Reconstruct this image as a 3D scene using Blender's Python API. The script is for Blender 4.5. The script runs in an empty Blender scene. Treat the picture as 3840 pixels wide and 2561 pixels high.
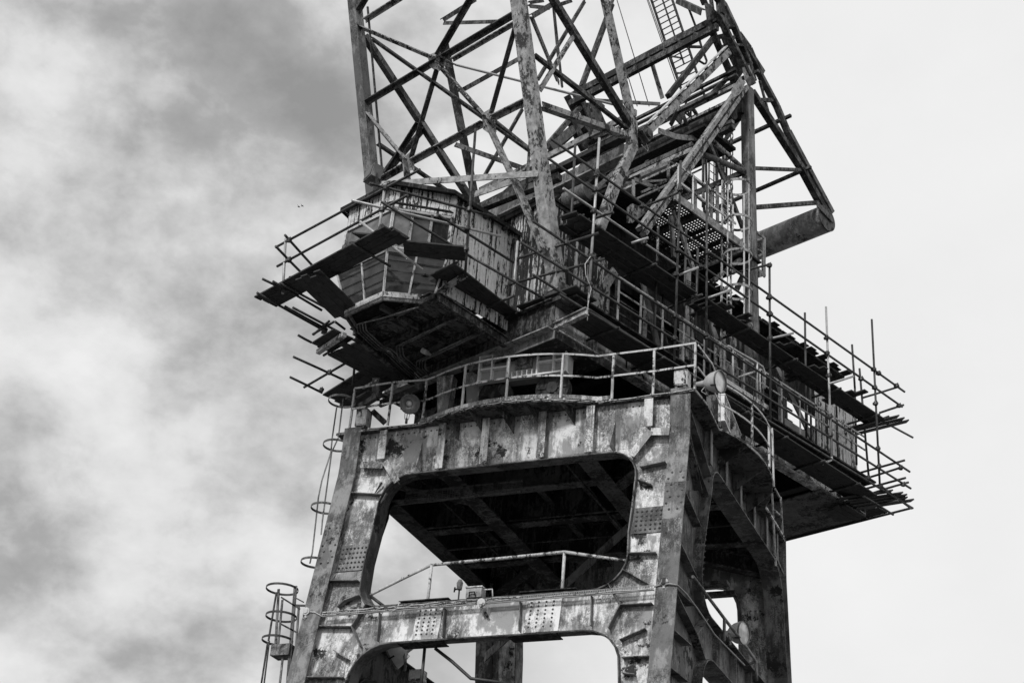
import bpy, math, random
from mathutils import Vector, Matrix, noise
from mathutils.geometry import tessellate_polygon
random.seed(7)
sc = bpy.context.scene
COL = sc.collection
R = math.radians
# ------------------------------------------------------------------ camera
BOFF = (2.11, 8.96, 4.23)
F = 5823.67                       # focal length in photo pixels (3840 wide)
PIT, ROL, YAW, YS = R(29.313), R(4.740), R(-24.565), R(-46.127)
CAM = Vector((14.53, -36.53, 1.6))
def basis():
    h = Vector((math.sin(YAW), math.cos(YAW), 0)); up = Vector((0, 0, 1))
    r = h.cross(up); fw = h*math.cos(PIT)+up*math.sin(PIT); u = r.cross(fw)
    return r*math.cos(ROL)+u*math.sin(ROL), -r*math.sin(ROL)+u*math.cos(ROL), fw
CR, CU, CF = basis()
cd = bpy.data.cameras.new('camera'); cam = bpy.data.objects.new('camera', cd); COL.objects.link(cam)
cd.sensor_width = 36; cd.lens = 36*F/3840; cd.clip_end = 5000
m = Matrix((CR, CU, -CF)).transposed().to_4x4(); m.translation = CAM; cam.matrix_world = m
sc.camera = cam
# ------------------------------------------------------------------ light
SUN_EL, SUN_AZ = R(40), R(192)     # azimuth clockwise from +Y: behind the camera
w = bpy.data.worlds.new('World'); sc.world = w; w.use_nodes = True
nt = w.node_tree; nt.nodes.clear(); N = nt.nodes.new; L = nt.links.new
def vm(op, a, b=None):
    n = N('ShaderNodeVectorMath'); n.operation = op
    for i, x in enumerate((a, b)):
        if x is None: continue
        if isinstance(x, (tuple, Vector)): n.inputs[i].default_value = tuple(x)
        else: L(x, n.inputs[i])
    return n
def mt(op, a, b=0.5, clamp=False):
    n = N('ShaderNodeMath'); n.operation = op; n.use_clamp = clamp
    for i, x in enumerate((a, b)):
        if isinstance(x, (int, float)): n.inputs[i].default_value = x
        else: L(x, n.inputs[i])
    return n.outputs[0]
tc = N('ShaderNodeTexCoord')
sky = N('ShaderNodeTexSky'); sky.sky_type = 'NISHITA'; sky.sun_disc = False
sky.sun_elevation = SUN_EL; sky.sun_rotation = SUN_AZ
bw = N('ShaderNodeRGBToBW'); L(sky.outputs[0], bw.inputs[0])
# overcast layer: soft heaped cloud, a little flattened
cmb = N('ShaderNodeVectorMath'); cmb.operation = 'MULTIPLY'; L(tc.outputs['Generated'], cmb.inputs[0]); cmb.inputs[1].default_value = (1.0, 1.0, 1.4)
def cn(scale, det, rough, off, dist=0.0):
    a = vm('ADD', cmb.outputs[0], off)
    n = N('ShaderNodeTexNoise'); L(a.outputs[0], n.inputs['Vector']); n.inputs['Scale'].default_value = scale
    n.inputs['Detail'].default_value = det; n.inputs['Roughness'].default_value = rough; n.inputs['Distortion'].default_value = dist
    return n.outputs[0]
big = cn(5.0, 7, 0.50, BOFF, 0.1)
small = cn(19, 8, 0.6, (1.0, 2.0, 5.0), 0.1)
cl = mt('ADD', mt('MULTIPLY', big, 0.74), mt('MULTIPLY', small, 0.26))
ramp = N('ShaderNodeValToRGB'); L(cl, ramp.inputs[0])
e = ramp.color_ramp.elements
e[0].position = 0.365; e[0].color = (0.29, 0.29, 0.29, 1)
e[1].position = 0.64; e[1].color = (0.84, 0.84, 0.84, 1)
k = e.new(0.445); k.color = (0.39, 0.39, 0.39, 1)
k = e.new(0.503); k.color = (0.56, 0.56, 0.56, 1)
k = e.new(0.56); k.color = (0.72, 0.72, 0.72, 1)
# the broken cloud bank thins out towards the east into an even bright veil
side = vm('DOT_PRODUCT', tc.outputs['Generated'], Vector((CR.x, CR.y, 0)).normalized())
mr = N('ShaderNodeMapRange'); mr.interpolation_type = 'SMOOTHSTEP'; L(side.outputs['Value'], mr.inputs[0])
mr.inputs[1].default_value = -0.17; mr.inputs[2].default_value = 0.11
mix = N('ShaderNodeMix'); mix.data_type = 'RGBA'; L(mr.outputs[0], mix.inputs[0]); L(ramp.outputs[0], mix.inputs[6])
veil = mt('ADD', 0.76, mt('MULTIPLY', cl, 0.16)); vc = N('ShaderNodeCombineColor')
for i in range(3): L(veil, vc.inputs[i])
L(vc.outputs[0], mix.inputs[7])
neut = N('ShaderNodeCombineColor'); 
for i in range(3): L(bw.outputs[0], neut.inputs[i])
bgA = N('ShaderNodeBackground'); L(neut.outputs[0], bgA.inputs[0]); bgA.inputs[1].default_value = 0.05*0.2
bgB = N('ShaderNodeBackground'); L(mix.outputs[2], bgB.inputs[0]); bgB.inputs[1].default_value = 1.0
add = N('ShaderNodeAddShader'); L(bgA.outputs[0], add.inputs[0]); L(bgB.outputs[0], add.inputs[1])
wo = N('ShaderNodeOutputWorld'); L(add.outputs[0], wo.inputs[0])
sd = bpy.data.lights.new('sun', 'SUN'); sd.energy = 2.4; sd.angle = R(10); sd.color = (1, 1, 1)
so = bpy.data.objects.new('sun', sd); COL.objects.link(so)
dirv = Vector((math.sin(SUN_AZ)*math.cos(SUN_EL), math.cos(SUN_AZ)*math.cos(SUN_EL), math.sin(SUN_EL)))
so.rotation_euler = (-dirv).to_track_quat('-Z', 'Y').to_euler(); so.location = (0, -20, 60)
vs = sc.view_settings; vs.view_transform = 'Standard'; vs.look = 'None'; vs.exposure = 0.0; vs.gamma = 1; vs.use_curve_mapping = False
sc.render.engine = 'CYCLES'; sc.render.filter_size = 1.1

# ------------------------------------------------------------------ site frames
TH = YAW-YS; CT, ST = math.cos(TH), math.sin(TH)   # the slewed upper works are turned by TH
def SW(u, v, z): return Vector((u*CT+v*ST, -u*ST+v*CT, z))       # upper works -> world
def toS(p): return Vector((p[0]*CT-p[1]*ST, p[0]*ST+p[1]*CT, p[2]))
def ray(x, y): return (CR*(x-1920)-CU*(y-1280.5)+CF*F)
def hit(p, n, c):                                   # sight line through p onto the plane n.x = c
    d = ray(*p); n = Vector(n); return CAM+d*((c-n.dot(CAM))/n.dot(d))
def WX(p, x): return hit(p, (1, 0, 0), x)
def WY(p, y): return hit(p, (0, 1, 0), y)
def UU(p, u): return hit(p, (CT, -ST, 0), u)        # plane u = const of the upper works
def UV(p, v): return hit(p, (ST, CT, 0), v)
def UZ(p, z): return hit(p, (0, 0, 1), z)
def ZZ(ox, oy, s): return lambda x, y: (ox+x/s, oy+y/s)
z1 = ZZ(900, 500, 1.959); z2 = ZZ(2000, 500, 1.959); zA = ZZ(2100, 0, 2.137); zBL = ZZ(950, 1150, 1.959)
zR = ZZ(2000, 1050, 1.5673); z3 = ZZ(900, 1850, 2.137); z4 = ZZ(1950, 1850, 2.137); zE = ZZ(2500, 1300, 2.613)
z5 = ZZ(1200, 1300, 3.3586); z6 = ZZ(1400, 1700, 2.239); zF = ZZ(2400, 380, 3.918); zG = ZZ(2400, 0, 3.918)
zH = ZZ(2350, 700, 3.617); zN = ZZ(2000, 380, 3.918); zM = ZZ(1850, 0, 3.918); zJ = ZZ(1200, 0, 2.24); zD = ZZ(1900, 1100, 2.613)
SL = 0.18                                           # outward slope of the portal's front and back below z = 18
def yf(z): return -4.5-SL*max(0, 18-z)
def FP(p, off=0.16):
    q = WY(p, -4.5+off)
    if q.z >= 18: return q
    return hit(p, (0, 1, -SL), -4.5+off-SL*18)

# ------------------------------------------------------------------ materials
def mat(name, light, mid, dark, thr=0.5, sc1=1.6, rough=0.6, streak=0.35, metal=0.0, bump=0.25, fine=9.0, soft=0.03, vary=0.12, zone=False):
    mm = bpy.data.materials.new(name); mm.use_nodes = True; t = mm.node_tree; t.nodes.clear()
    n = t.nodes.new; l = t.links.new
    def c3(v): return (v, v, v, 1)
    geo = n('ShaderNodeNewGeometry'); oi = n('ShaderNodeObjectInfo')
    off = n('ShaderNodeVectorMath'); off.operation = 'SCALE'; off.inputs[0].default_value = (7.3, 3.1, 11.7); l(oi.outputs['Random'], off.inputs['Scale'])
    pos = n('ShaderNodeVectorMath'); pos.operation = 'ADD'; l(geo.outputs['Position'], pos.inputs[0]); l(off.outputs[0], pos.inputs[1])
    def nz(scale, det, ro, vec=None, dist=0.0):
        q = n('ShaderNodeTexNoise'); q.inputs['Scale'].default_value = scale; q.inputs['Detail'].default_value = det
        q.inputs['Roughness'].default_value = ro; q.inputs['Distortion'].default_value = dist; l((vec or pos).outputs[0], q.inputs['Vector']); return q.outputs[0]
    def ma(op, a, b):
        q = n('ShaderNodeMath'); q.operation = op
        for i, x in enumerate((a, b)):
            if isinstance(x, (int, float)): q.inputs[i].default_value = x
            else: l(x, q.inputs[i])
        return q.outputs[0]
    st = n('ShaderNodeVectorMath'); st.operation = 'MULTIPLY'; st.inputs[1].default_value = (9, 9, 0.7); l(pos.outputs[0], st.inputs[0])
    el = n('ShaderNodeVectorMath'); el.operation = 'MULTIPLY'; el.inputs[1].default_value = (1, 1, 0.55); l(pos.outputs[0], el.inputs[0])
    a = nz(sc1, 10, 0.74, el, dist=0.2); b = nz(fine, 7, 0.75, el); s = nz(1.0, 6, 0.65, st)
    v = ma('ADD', ma('MULTIPLY', a, 1-streak-0.34), ma('ADD', ma('MULTIPLY', b, 0.34), ma('MULTIPLY', s, streak)))
    v = ma('ADD', v, ma('MULTIPLY', ma('SUBTRACT', oi.outputs['Random'], 0.5), vary*0.5))
    def step(x, p, sf):
        q = n('ShaderNodeMapRange'); q.interpolation_type = 'SMOOTHSTEP'; l(x, q.inputs[0]); q.inputs[1].default_value = p-sf; q.inputs[2].default_value = p+sf; return q.outputs[0]
    peel = step(v, 1-thr, soft)
    v2 = ma('ADD', ma('MULTIPLY', nz(sc1*2.3, 7, 0.65, dist=0.4), 1-streak*0.9), ma('MULTIPLY', s, streak*0.9))
    und = step(v2, 0.5, 0.17)
    if zone:                                       # speckle only in zones, long run-off streaks, few bare patches
        z_ = step(nz(0.8, 5, 0.65), 0.48, 0.10); sp = step(ma('ADD', ma('MULTIPLY', nz(7.0, 8, 0.8, el), .6), ma('MULTIPLY', nz(30.0, 4, 0.8), .4)), 0.50, 0.025)
        ls = n('ShaderNodeVectorMath'); ls.operation = 'MULTIPLY'; ls.inputs[1].default_value = (16, 16, 0.35); l(pos.outputs[0], ls.inputs[0])
        run = step(nz(1.0, 4, 0.55, ls), 0.575, 0.06); zr = step(nz(0.8, 3, 0.5), 0.5, 0.12)
        bare = step(ma('ADD', ma('MULTIPLY', nz(1.1, 9, 0.7), .8), ma('MULTIPLY', b, .2)), 1-thr+0.10, 0.012)
        def mx(a_, b_): return ma('MAXIMUM', a_, b_)
        peel = mx(mx(ma('MULTIPLY', ma('MULTIPLY', sp, z_), .74), ma('MULTIPLY', ma('MULTIPLY', run, zr), .65)), bare); und = step(ma('ADD', ma('MULTIPLY', nz(1.3, 9, 0.72, el), .75), ma('MULTIPLY', s, .25)), 0.49, 0.035)
    fnz = nz(fine*3, 5, 0.7)
    m1 = n('ShaderNodeMix'); m1.data_type = 'RGBA'; l(und, m1.inputs[0]); m1.inputs[6].default_value = c3(light); m1.inputs[7].default_value = c3(mid)
    m2 = n('ShaderNodeMix'); m2.data_type = 'RGBA'; l(peel, m2.inputs[0]); l(m1.outputs[2], m2.inputs[6]); m2.inputs[7].default_value = c3(dark)
    mu = n('ShaderNodeMix'); mu.data_type = 'RGBA'; mu.blend_type = 'MULTIPLY'; mu.inputs[0].default_value = 1
    g = ma('ADD', 0.62, ma('MULTIPLY', fnz, 0.76)); cc = n('ShaderNodeCombineColor')
    for i in range(3): l(g, cc.inputs[i])
    l(m2.outputs[2], mu.inputs[6]); l(cc.outputs[0], mu.inputs[7])
    bs = n('ShaderNodeBsdfPrincipled'); l(mu.outputs[2], bs.inputs['Base Color']); bs.inputs['Metallic'].default_value = metal
    rr = ma('ADD', rough, ma('MULTIPLY', peel, 0.25)); l(rr, bs.inputs['Roughness'])
    try: bs.inputs['Specular IOR Level'].default_value = 0.35
    except Exception: pass
    bp = n('ShaderNodeBump'); bp.inputs['Strength'].default_value = bump; bp.inputs['Distance'].default_value = 0.01
    hh = ma('ADD', ma('MULTIPLY', peel, -1.0), ma('MULTIPLY', fnz, 0.6)); l(hh, bp.inputs['Height']); l(bp.outputs[0], bs.inputs['Normal'])
    o = n('ShaderNodeOutputMaterial'); l(bs.outputs[0], o.inputs[0]); return mm
M = {}
M['web'] = mat('worn_light_paint', 0.74, 0.29, 0.03, thr=0.52, sc1=0.9, streak=0.45, fine=24, bump=0.6, zone=True)
M['plate'] = mat('weathered_grey_paint', 0.25, 0.12, 0.02, thr=0.49, sc1=0.8, streak=0.6, fine=14, bump=0.3, zone=True)
M['dark'] = mat('rusted_dark_steel', 0.06, 0.03, 0.012, thr=0.5, sc1=1.6, streak=0.2, rough=0.75)
M['under'] = mat('shade_darkened_steel', 0.15, 0.07, 0.02, thr=0.5, sc1=1.6, streak=0.2, fine=14, rough=0.8)  # undersides and inner members, their shade put into the colour
M['lat'] = mat('rusty_lattice_steel', 0.13, 0.06, 0.02, thr=0.50, sc1=2.6, streak=0.1, fine=14)
M['latl'] = mat('flaking_lattice_paint', 0.40, 0.15, 0.025, thr=0.465, sc1=2.6, streak=0.08, fine=14, soft=0.012, bump=0.6)
M['chord'] = mat('flaking_chord_paint', 0.46, 0.20, 0.045, thr=0.475, sc1=2.4, streak=0.14, fine=14, soft=0.016, bump=0.8)
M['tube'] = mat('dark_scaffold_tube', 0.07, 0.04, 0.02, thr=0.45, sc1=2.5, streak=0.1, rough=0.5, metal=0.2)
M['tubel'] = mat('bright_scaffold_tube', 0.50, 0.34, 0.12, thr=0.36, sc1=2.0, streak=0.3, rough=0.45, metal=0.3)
M['board'] = mat('weathered_scaffold_board', 0.06, 0.035, 0.015, thr=0.44, sc1=2.2, streak=0.1, rough=0.9)
M['clad'] = mat('peeling_white_cladding', 0.70, 0.50, 0.028, thr=0.475, sc1=2.2, streak=0.62, fine=12, soft=0.012, bump=0.7, vary=0.10)
M['cladd'] = mat('badly_peeled_cladding', 0.62, 0.38, 0.025, thr=0.52, sc1=2.2, streak=0.60, fine=12, soft=0.012, bump=0.7, vary=0.10)
M['rail'] = mat('chipped_white_rail_paint', 0.62, 0.42, 0.05, thr=0.46, sc1=4.0, streak=0.1, fine=14, soft=0.02)
M['frame'] = mat('white_window_frame', 0.62, 0.40, 0.05, thr=0.45, sc1=3.5, streak=0.1, fine=14)
M['lamp'] = mat('dull_lamp_enamel', 0.48, 0.38, 0.22, thr=0.34, sc1=3, streak=0.3, rough=0.35, metal=0.0)
M['lampin'] = mat('lamp_reflector', 0.55, 0.42, 0.25, thr=0.3, sc1=3, streak=0.0, rough=0.25, metal=0.6)
M['sheet'] = mat('clean_grey_sheet', 0.42, 0.33, 0.18, thr=0.30, sc1=0.8, streak=0.4, soft=0.1)
M['cable'] = mat('grey_cable', 0.36, 0.22, 0.1, thr=0.4, sc1=4, rough=0.6)
M['bogie'] = mat('brightened_bogie_paint', 0.85, 0.66, 0.08, thr=0.42, sc1=3, streak=0.2, fine=14)  # pale paint raised further to offset the shade below cab and decks
M['side'] = mat('shade_darkened_side_paint', 0.17, 0.07, 0.015, thr=0.53, sc1=0.9, streak=0.5, fine=14, bump=0.4, zone=True)  # darker copy of the web paint, for the shaded side frame and flanges
M['black'] = mat('black_steel_and_shade', 0.03, 0.018, 0.01, thr=0.5, rough=0.85)  # black steel and paint, also painted shade inside the machine house
M['ground'] = mat('dusty_quay_concrete', 0.12, 0.09, 0.06, thr=0.45, sc1=0.2, streak=0.0, rough=0.9)
M['cyl'] = mat('rust_run_cylinder', 0.36, 0.20, 0.03, thr=0.50, sc1=0.9, streak=0.6, fine=12, zone=True)
def glassmat(name, base, rough):
    mm = bpy.data.materials.new(name); mm.use_nodes = True; t = mm.node_tree; b = t.nodes['Principled BSDF']
    b.inputs['Metallic'].default_value = 0.0; b.inputs['Roughness'].default_value = rough
    b.inputs['IOR'].default_value = 1.45
    nz = t.nodes.new('ShaderNodeTexNoise'); nz.inputs['Scale'].default_value = 3.0; nz.inputs['Detail'].default_value = 6
    g = t.nodes.new('ShaderNodeNewGeometry'); t.links.new(g.outputs['Position'], nz.inputs['Vector'])
    rp = t.nodes.new('ShaderNodeValToRGB'); t.links.new(nz.outputs[0], rp.inputs[0])
    rp.color_ramp.elements[0].position = .35; rp.color_ramp.elements[0].color = (base*.5,)*3+(1,)
    rp.color_ramp.elements[1].position = .7; rp.color_ramp.elements[1].color = (base*1.5,)*3+(1,)
    t.links.new(rp.outputs[0], b.inputs['Base Color']); return mm
M['glass'] = glassmat('grimy_glass', 0.055, 0.06)
M['glassl'] = glassmat('dusty_pale_glass', 0.13, 0.08)
M['lens'] = glassmat('lamp_glass', 0.75, 0.15)

# ------------------------------------------------------------------ mesh helpers
class MB:
    def __init__(s): s.v = []; s.f = []
    def hexa(s, P):
        b = len(s.v); s.v += [Vector(p) for p in P]
        s.f += [tuple(b+i for i in q) for q in ((0,3,2,1),(4,5,6,7),(0,1,5,4),(1,2,6,5),(2,3,7,6),(3,0,4,7))]; return s
    def box(s, a, b):
        x0,y0,z0 = a; x1,y1,z1_ = b
        return s.hexa([(x0,y0,z0),(x1,y0,z0),(x1,y1,z0),(x0,y1,z0),(x0,y0,z1_),(x1,y0,z1_),(x1,y1,z1_),(x0,y1,z1_)])
    def obox(s, c, X, Y, Z):               # centre and half axes
        c = Vector(c)
        return s.hexa([c-X-Y-Z, c+X-Y-Z, c+X+Y-Z, c-X+Y-Z, c-X-Y+Z, c+X-Y+Z, c+X+Y+Z, c-X+Y+Z])
    def bar(s, p, q, w_, h_, up=(0,0,1), sh=(0,0)):   # rectangular bar; w along side, h along up; sh shifts the section
        p = Vector(p); q = Vector(q); d = (q-p); ln = d.length
        if ln < 1e-5: return s
        d.normalize(); up = Vector(up); sd_ = d.cross(up)
        if sd_.length < 1e-3: sd_ = d.cross(Vector((1, 0.2, 0)))
        sd_.normalize(); u = sd_.cross(d).normalized(); o = sd_*sh[0]+u*sh[1]
        return s.obox((p+q)/2+o, d*ln/2, sd_*w_/2, u*h_/2)
    def angle(s, p, q, w_, up=(0,0,1), t=0.03):       # L section
        s.bar(p, q, w_, t, up, (0, 0)); return s.bar(p, q, t, w_, up, (w_/2-t/2, -w_/2-t/2+0.0))
    def ibeam(s, p, q, w_, h_, up=(0,0,1), t=0.03):
        s.bar(p, q, w_, t, up, (0, h_/2-t/2)); s.bar(p, q, w_, t, up, (0, -h_/2+t/2)); return s.bar(p, q, t, h_-2*t, up)
    def tube(s, pts, r, n=8, caps=True):
        pts = [Vector(p) for p in pts]; rings = []
        pn = None
        for i, p in enumerate(pts):
            d = (pts[min(i+1, len(pts)-1)]-pts[max(i-1, 0)]).normalized()
            if pn is None:
                a = d.cross(Vector((0.3, 0.2, 1))); 
                if a.length < 0.05: a = d.cross(Vector((1, 0, 0)))
            else: a = pn-d*pn.dot(d)
            a.normalize(); pn = a; b = d.cross(a); k = len(s.v); rr = r[i] if isinstance(r, (list, tuple)) else r
            s.v += [p+(a*math.cos(2*math.pi*j/n)+b*math.sin(2*math.pi*j/n))*rr for j in range(n)]; rings.append(k)
        for k0, k1 in zip(rings, rings[1:]):
            s.f += [(k0+j, k0+(j+1) % n, k1+(j+1) % n, k1+j) for j in range(n)]
        if caps: s.f.append(tuple(rings[0]+j for j in reversed(range(n)))); s.f.append(tuple(rings[-1]+j for j in range(n)))
        return s
    def ribbon(s, pts, A, B, t=0.025, closed=False):  # strip from p+A to p+B along pts, with thickness
        pts = [Vector(p) for p in pts]; A = Vector(A); B = Vector(B); n = len(pts); w_ = (B-A).normalized(); idx = []
        for i, p in enumerate(pts):
            p0 = pts[i-1] if (i or closed) else p; p1 = pts[(i+1) % n] if (i < n-1 or closed) else p
            nn = (p1-p0).cross(w_).normalized()*t/2; k = len(s.v)
            s.v += [p+A-nn, p+B-nn, p+B+nn, p+A+nn]; idx.append(k)
        for i in range(n if closed else n-1):
            a, b = idx[i], idx[(i+1) % n]
            s.f += [(a+j, b+j, b+(j+1) % 4, a+(j+1) % 4) for j in range(4)]
        if not closed: s.f += [tuple(idx[0]+j for j in range(4)), tuple(idx[-1]+j for j in (3,2,1,0))]
        return s
    def prism(s, loops, ext):                          # planar loops (outer + holes), extruded by ext
        ext = Vector(ext); loops = [[Vector(p) for p in lp] for lp in loops]; flat = [p for lp in loops for p in lp]
        tris = tessellate_polygon(loops); b = len(s.v); n = len(flat); s.v += flat+[p+ext for p in flat]
        for t in tris: s.f.append(tuple(b+i for i in t)); s.f.append(tuple(b+n+i for i in reversed(t)))
        k = b
        for lp in loops:
            m_ = len(lp)
            s.f += [(k+j, k+(j+1) % m_, k+n+(j+1) % m_, k+n+j) for j in range(m_)]; k += m_
        return s
    def dome(s, c, nrm, r, n=6):
        c = Vector(c); nrm = Vector(nrm).normalized(); a = nrm.cross(Vector((0.1, 0.3, 1))).normalized(); b = nrm.cross(a); k = len(s.v)
        for rr, h in ((r, 0), (r*0.7, r*0.55)):
            s.v += [c+nrm*h+(a*math.cos(2*math.pi*j/n)+b*math.sin(2*math.pi*j/n))*rr for j in range(n)]
        s.v.append(c+nrm*r*0.75)
        s.f += [(k+j, k+(j+1) % n, k+n+(j+1) % n, k+n+j) for j in range(n)]+[(k+n+j, k+n+(j+1) % n, k+2*n) for j in range(n)]; return s
OFF = {}
def mk(name, mb, ma, parent=None, smooth=False, loc=None):
    off = OFF[parent.name] if parent else Vector(loc if loc is not None else (0, 0, 0))
    me = bpy.data.meshes.new(name); me.from_pydata([p-off for p in mb.v], [], mb.f)
    me.materials.append(M[ma] if isinstance(ma, str) else ma)
    if smooth:
        for p in me.polygons: p.use_smooth = len(p.vertices) <= 4
    o = bpy.data.objects.new(name, me); COL.objects.link(o)
    if parent: o.parent = parent
    else: o.location = off
    OFF[o.name] = off; return o
def tag(o, label, cat, group=None, kind=None):
    o['label'] = label
    if cat: o['category'] = cat
    if group: o['group'] = group
    if kind: o['kind'] = kind
    return o
def thing(name, label, cat, loc, group=None):
    o = bpy.data.objects.new(name, None); COL.objects.link(o); o.location = loc; o.empty_display_size = 0.3
    OFF[o.name] = Vector(loc); return tag(o, label, cat, group)
def stuffpart(o): o['kind'] = 'stuff'; return o
def beam(par, name, p, q, w_, h_=None, ma='lat', kind='bar', up=(0,0,1)):
    mb = MB(); h_ = h_ or w_
    if kind == 'bar': mb.bar(p, q, w_, h_, up)
    elif kind == 'L': mb.angle(p, q, w_, up)
    elif kind == 'I': mb.ibeam(p, q, w_, h_, up)
    elif kind == 'tube': mb.tube([p, q], w_/2, 8)
    return mk(name, mb, ma, par, smooth=(kind == 'tube'))

# ------------------------------------------------------------------ ground
g = MB(); g.v = [Vector(p) for p in ((-1500,-1500,0),(1500,-1500,0),(1500,1500,0),(-1500,1500,0))]; g.f = [(0,1,2,3)]
o = mk('ground', g, 'ground'); o['kind'] = 'structure'

# ================================================================== PORTAL
XC, YCN = 0.0, 0.28                    # plan centre used for the mirrored back
portal = thing('crane_portal', 'massive riveted steel portal of four splayed legs carrying the dockside crane', 'crane base', (0, 0, 0))
def fy(x, z, off=0.16): return Vector((x, yf(z)+off, z))
def my(p): return Vector((p[0], 2*YCN-p[1], p[2]))
def arc(cx, cz, r, a0, a1, n=6): return [(cx+r*math.cos(R(a0+(a1-a0)*i/n)), cz+r*math.sin(R(a0+(a1-a0)*i/n))) for i in range(n+1)]
UP_HOLE = arc(-2.63, 17.15, .76, 180, 90)+arc(2.7, 17.15, .75, 90, 0)+[(3.44, 16.2), (3.42, 15.6)]+arc(2.62, 14.97, .84, 0, -90)+arc(-2.75, 14.75, .63, -90, -180)+[(-3.42, 15.4), (-3.39, 16.2)]
LO_HOLE = arc(-2.25, 12.2, .92, 180, 90)+arc(2.6, 12.2, .92, 90, 0)+[(3.9, 9), (3.9, 1.5), (-3.5, 1.5), (-3.4, 9)]
def front_frame(mir):
    T = my if mir else (lambda p: Vector(p)); sg = -1 if mir else 1
    X0, X1 = -4.46, 4.46
    mb = MB(); ext = Vector((0, 0.03*sg, 0))
    mb.prism([[T(fy(x, z)) for x, z in ((X0, 17.99), (X1, 17.99), (X1, 0), (X0, 0))]]+[[T(fy(x, z)) for x, z in h] for h in (UP_HOLE, LO_HOLE)], ext)
    mb.prism([[T(fy(x, z)) for x, z in ((X0, 18.0), (X1, 18.0), (X1, 19.24), (X0, 19.24))]], ext)
    mk('web_plate', mb, 'web', portal)
    for h in (UP_HOLE, LO_HOLE):
        f = MB(); f.ribbon([T(fy(x, z)) for x, z in h], (0, -0.13*sg, -0.02*sg), (0, 0.42*sg, 0.07*sg), 0.03, closed=True)
        mk('flange', f, 'side', portal)
for mir in (0, 1): front_frame(mir)
def rib(pts, d=0.17, name='rib', ma='plate', off=0.16, t=0.02):
    P = [FP(p, off) if not isinstance(p, Vector) else p for p in pts]
    mb = MB(); mb.ribbon(P, (0, 0.0, 0), (0, -d, 0), t); return mk(name, mb, ma, portal)
# tee stiffeners on the upper girder, broad face towards the viewer
for x0, x1, zb in ((-3.66, -3.44, 18.38), (-1.96, -1.75, 17.93), (-.73, -.53, 17.93), (.81, 1.01, 17.93), (2.08, 2.29, 17.93), (3.58, 3.80, 18.45)):
    mb = MB(); mb.box((x0, -4.53, zb), (x1, -4.505, 19.2)); mb.box(((x0+x1)/2-.012, -4.505, zb), ((x0+x1)/2+.012, -4.34, 19.2))
    mk('stiffener', mb, 'web', portal)
# corner ribs: tee flanges that kink at the haunches (left, right)
def teeflange(pts, wd=0.2, ma='web'):
    P = [FP(p, -0.01) for p in pts]; mb = MB()
    for a, b in zip(P, P[1:]):
        mb.bar(a, b, wd, 0.022, (0, -1, 0)); mb.bar(a, b, 0.02, 0.17, (0, -1, 0), (0, -0.095))
    return mk('stiffener', mb, ma, portal)
teeflange([zBL(965, 1135), zBL(1055, 1285)], .17); teeflange([zBL(950, 1165), zBL(790, 1160)], .17)
teeflange([zR(688, 885), zR(575, 1030)], .19); teeflange([zR(690, 890), zR(800, 890)], .19)
for pts in ([z3(890, 8), z3(1150, 25)], [z3(680, 712), z3(965, 712)], [z3(605, 1075), z3(915, 1080)], [z3(915, 1078), z3(985, 1237)], [z3(915, 1078), z3(1030, 900)],
            [z3(800, 925), z3(862, 868)], [z3(862, 868), z3(972, 828)], [z3(555, 1482), z3(845, 1485)], [z3(770, 1268), z3(885, 1340)],
            [z4(885, 495), z4(1100, 487)], [z4(838, 625), z4(1030, 730)], [z4(722, 738), z4(820, 905)], [z4(820, 905), z4(1072, 895)], [z4(820, 905), z4(722, 1092)],
            [z4(815, 1188), z4(1018, 1095)], [z4(832, 1328), z4(1062, 1316)], [zR(622, 1186), zR(702, 1213)], [zR(638, 1112), zR(785, 1080)],
            [z4(835, 1450), z4(935, 1462)]):
    rib(pts)
for p, q in ((z3(1135, 965), z3(1115, 1190)), (z3(1655, 930), z3(1638, 1158)), (z3(2260, 878), z3(2250, 1112)), (z4(585, 830), z4(580, 1068))):
    rib([p, q], .14)
for p in ([zBL(1240, 993), zBL(1225, 1210)], [zR(480, 820), zR(466, 1005)]):      # tall triangular gussets
    a, b = FP(p[0]), FP(p[1]); mb = MB(); mb.prism([[a, b, b+Vector((0, -.28, .03))]], (0.02, 0, 0)); mk('gusset', mb, 'web', portal)
for cx, cy in (((z3(1060, 30)), 1), ((z3(1100, 120)), 1)):
    a = FP(cx); mb = MB(); mb.prism([[a, a+Vector((.25, 0, .35)), a+Vector((.25, -.1, .35))]], (0, 0, .02)); mk('gusset', mb, 'plate', portal)
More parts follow.
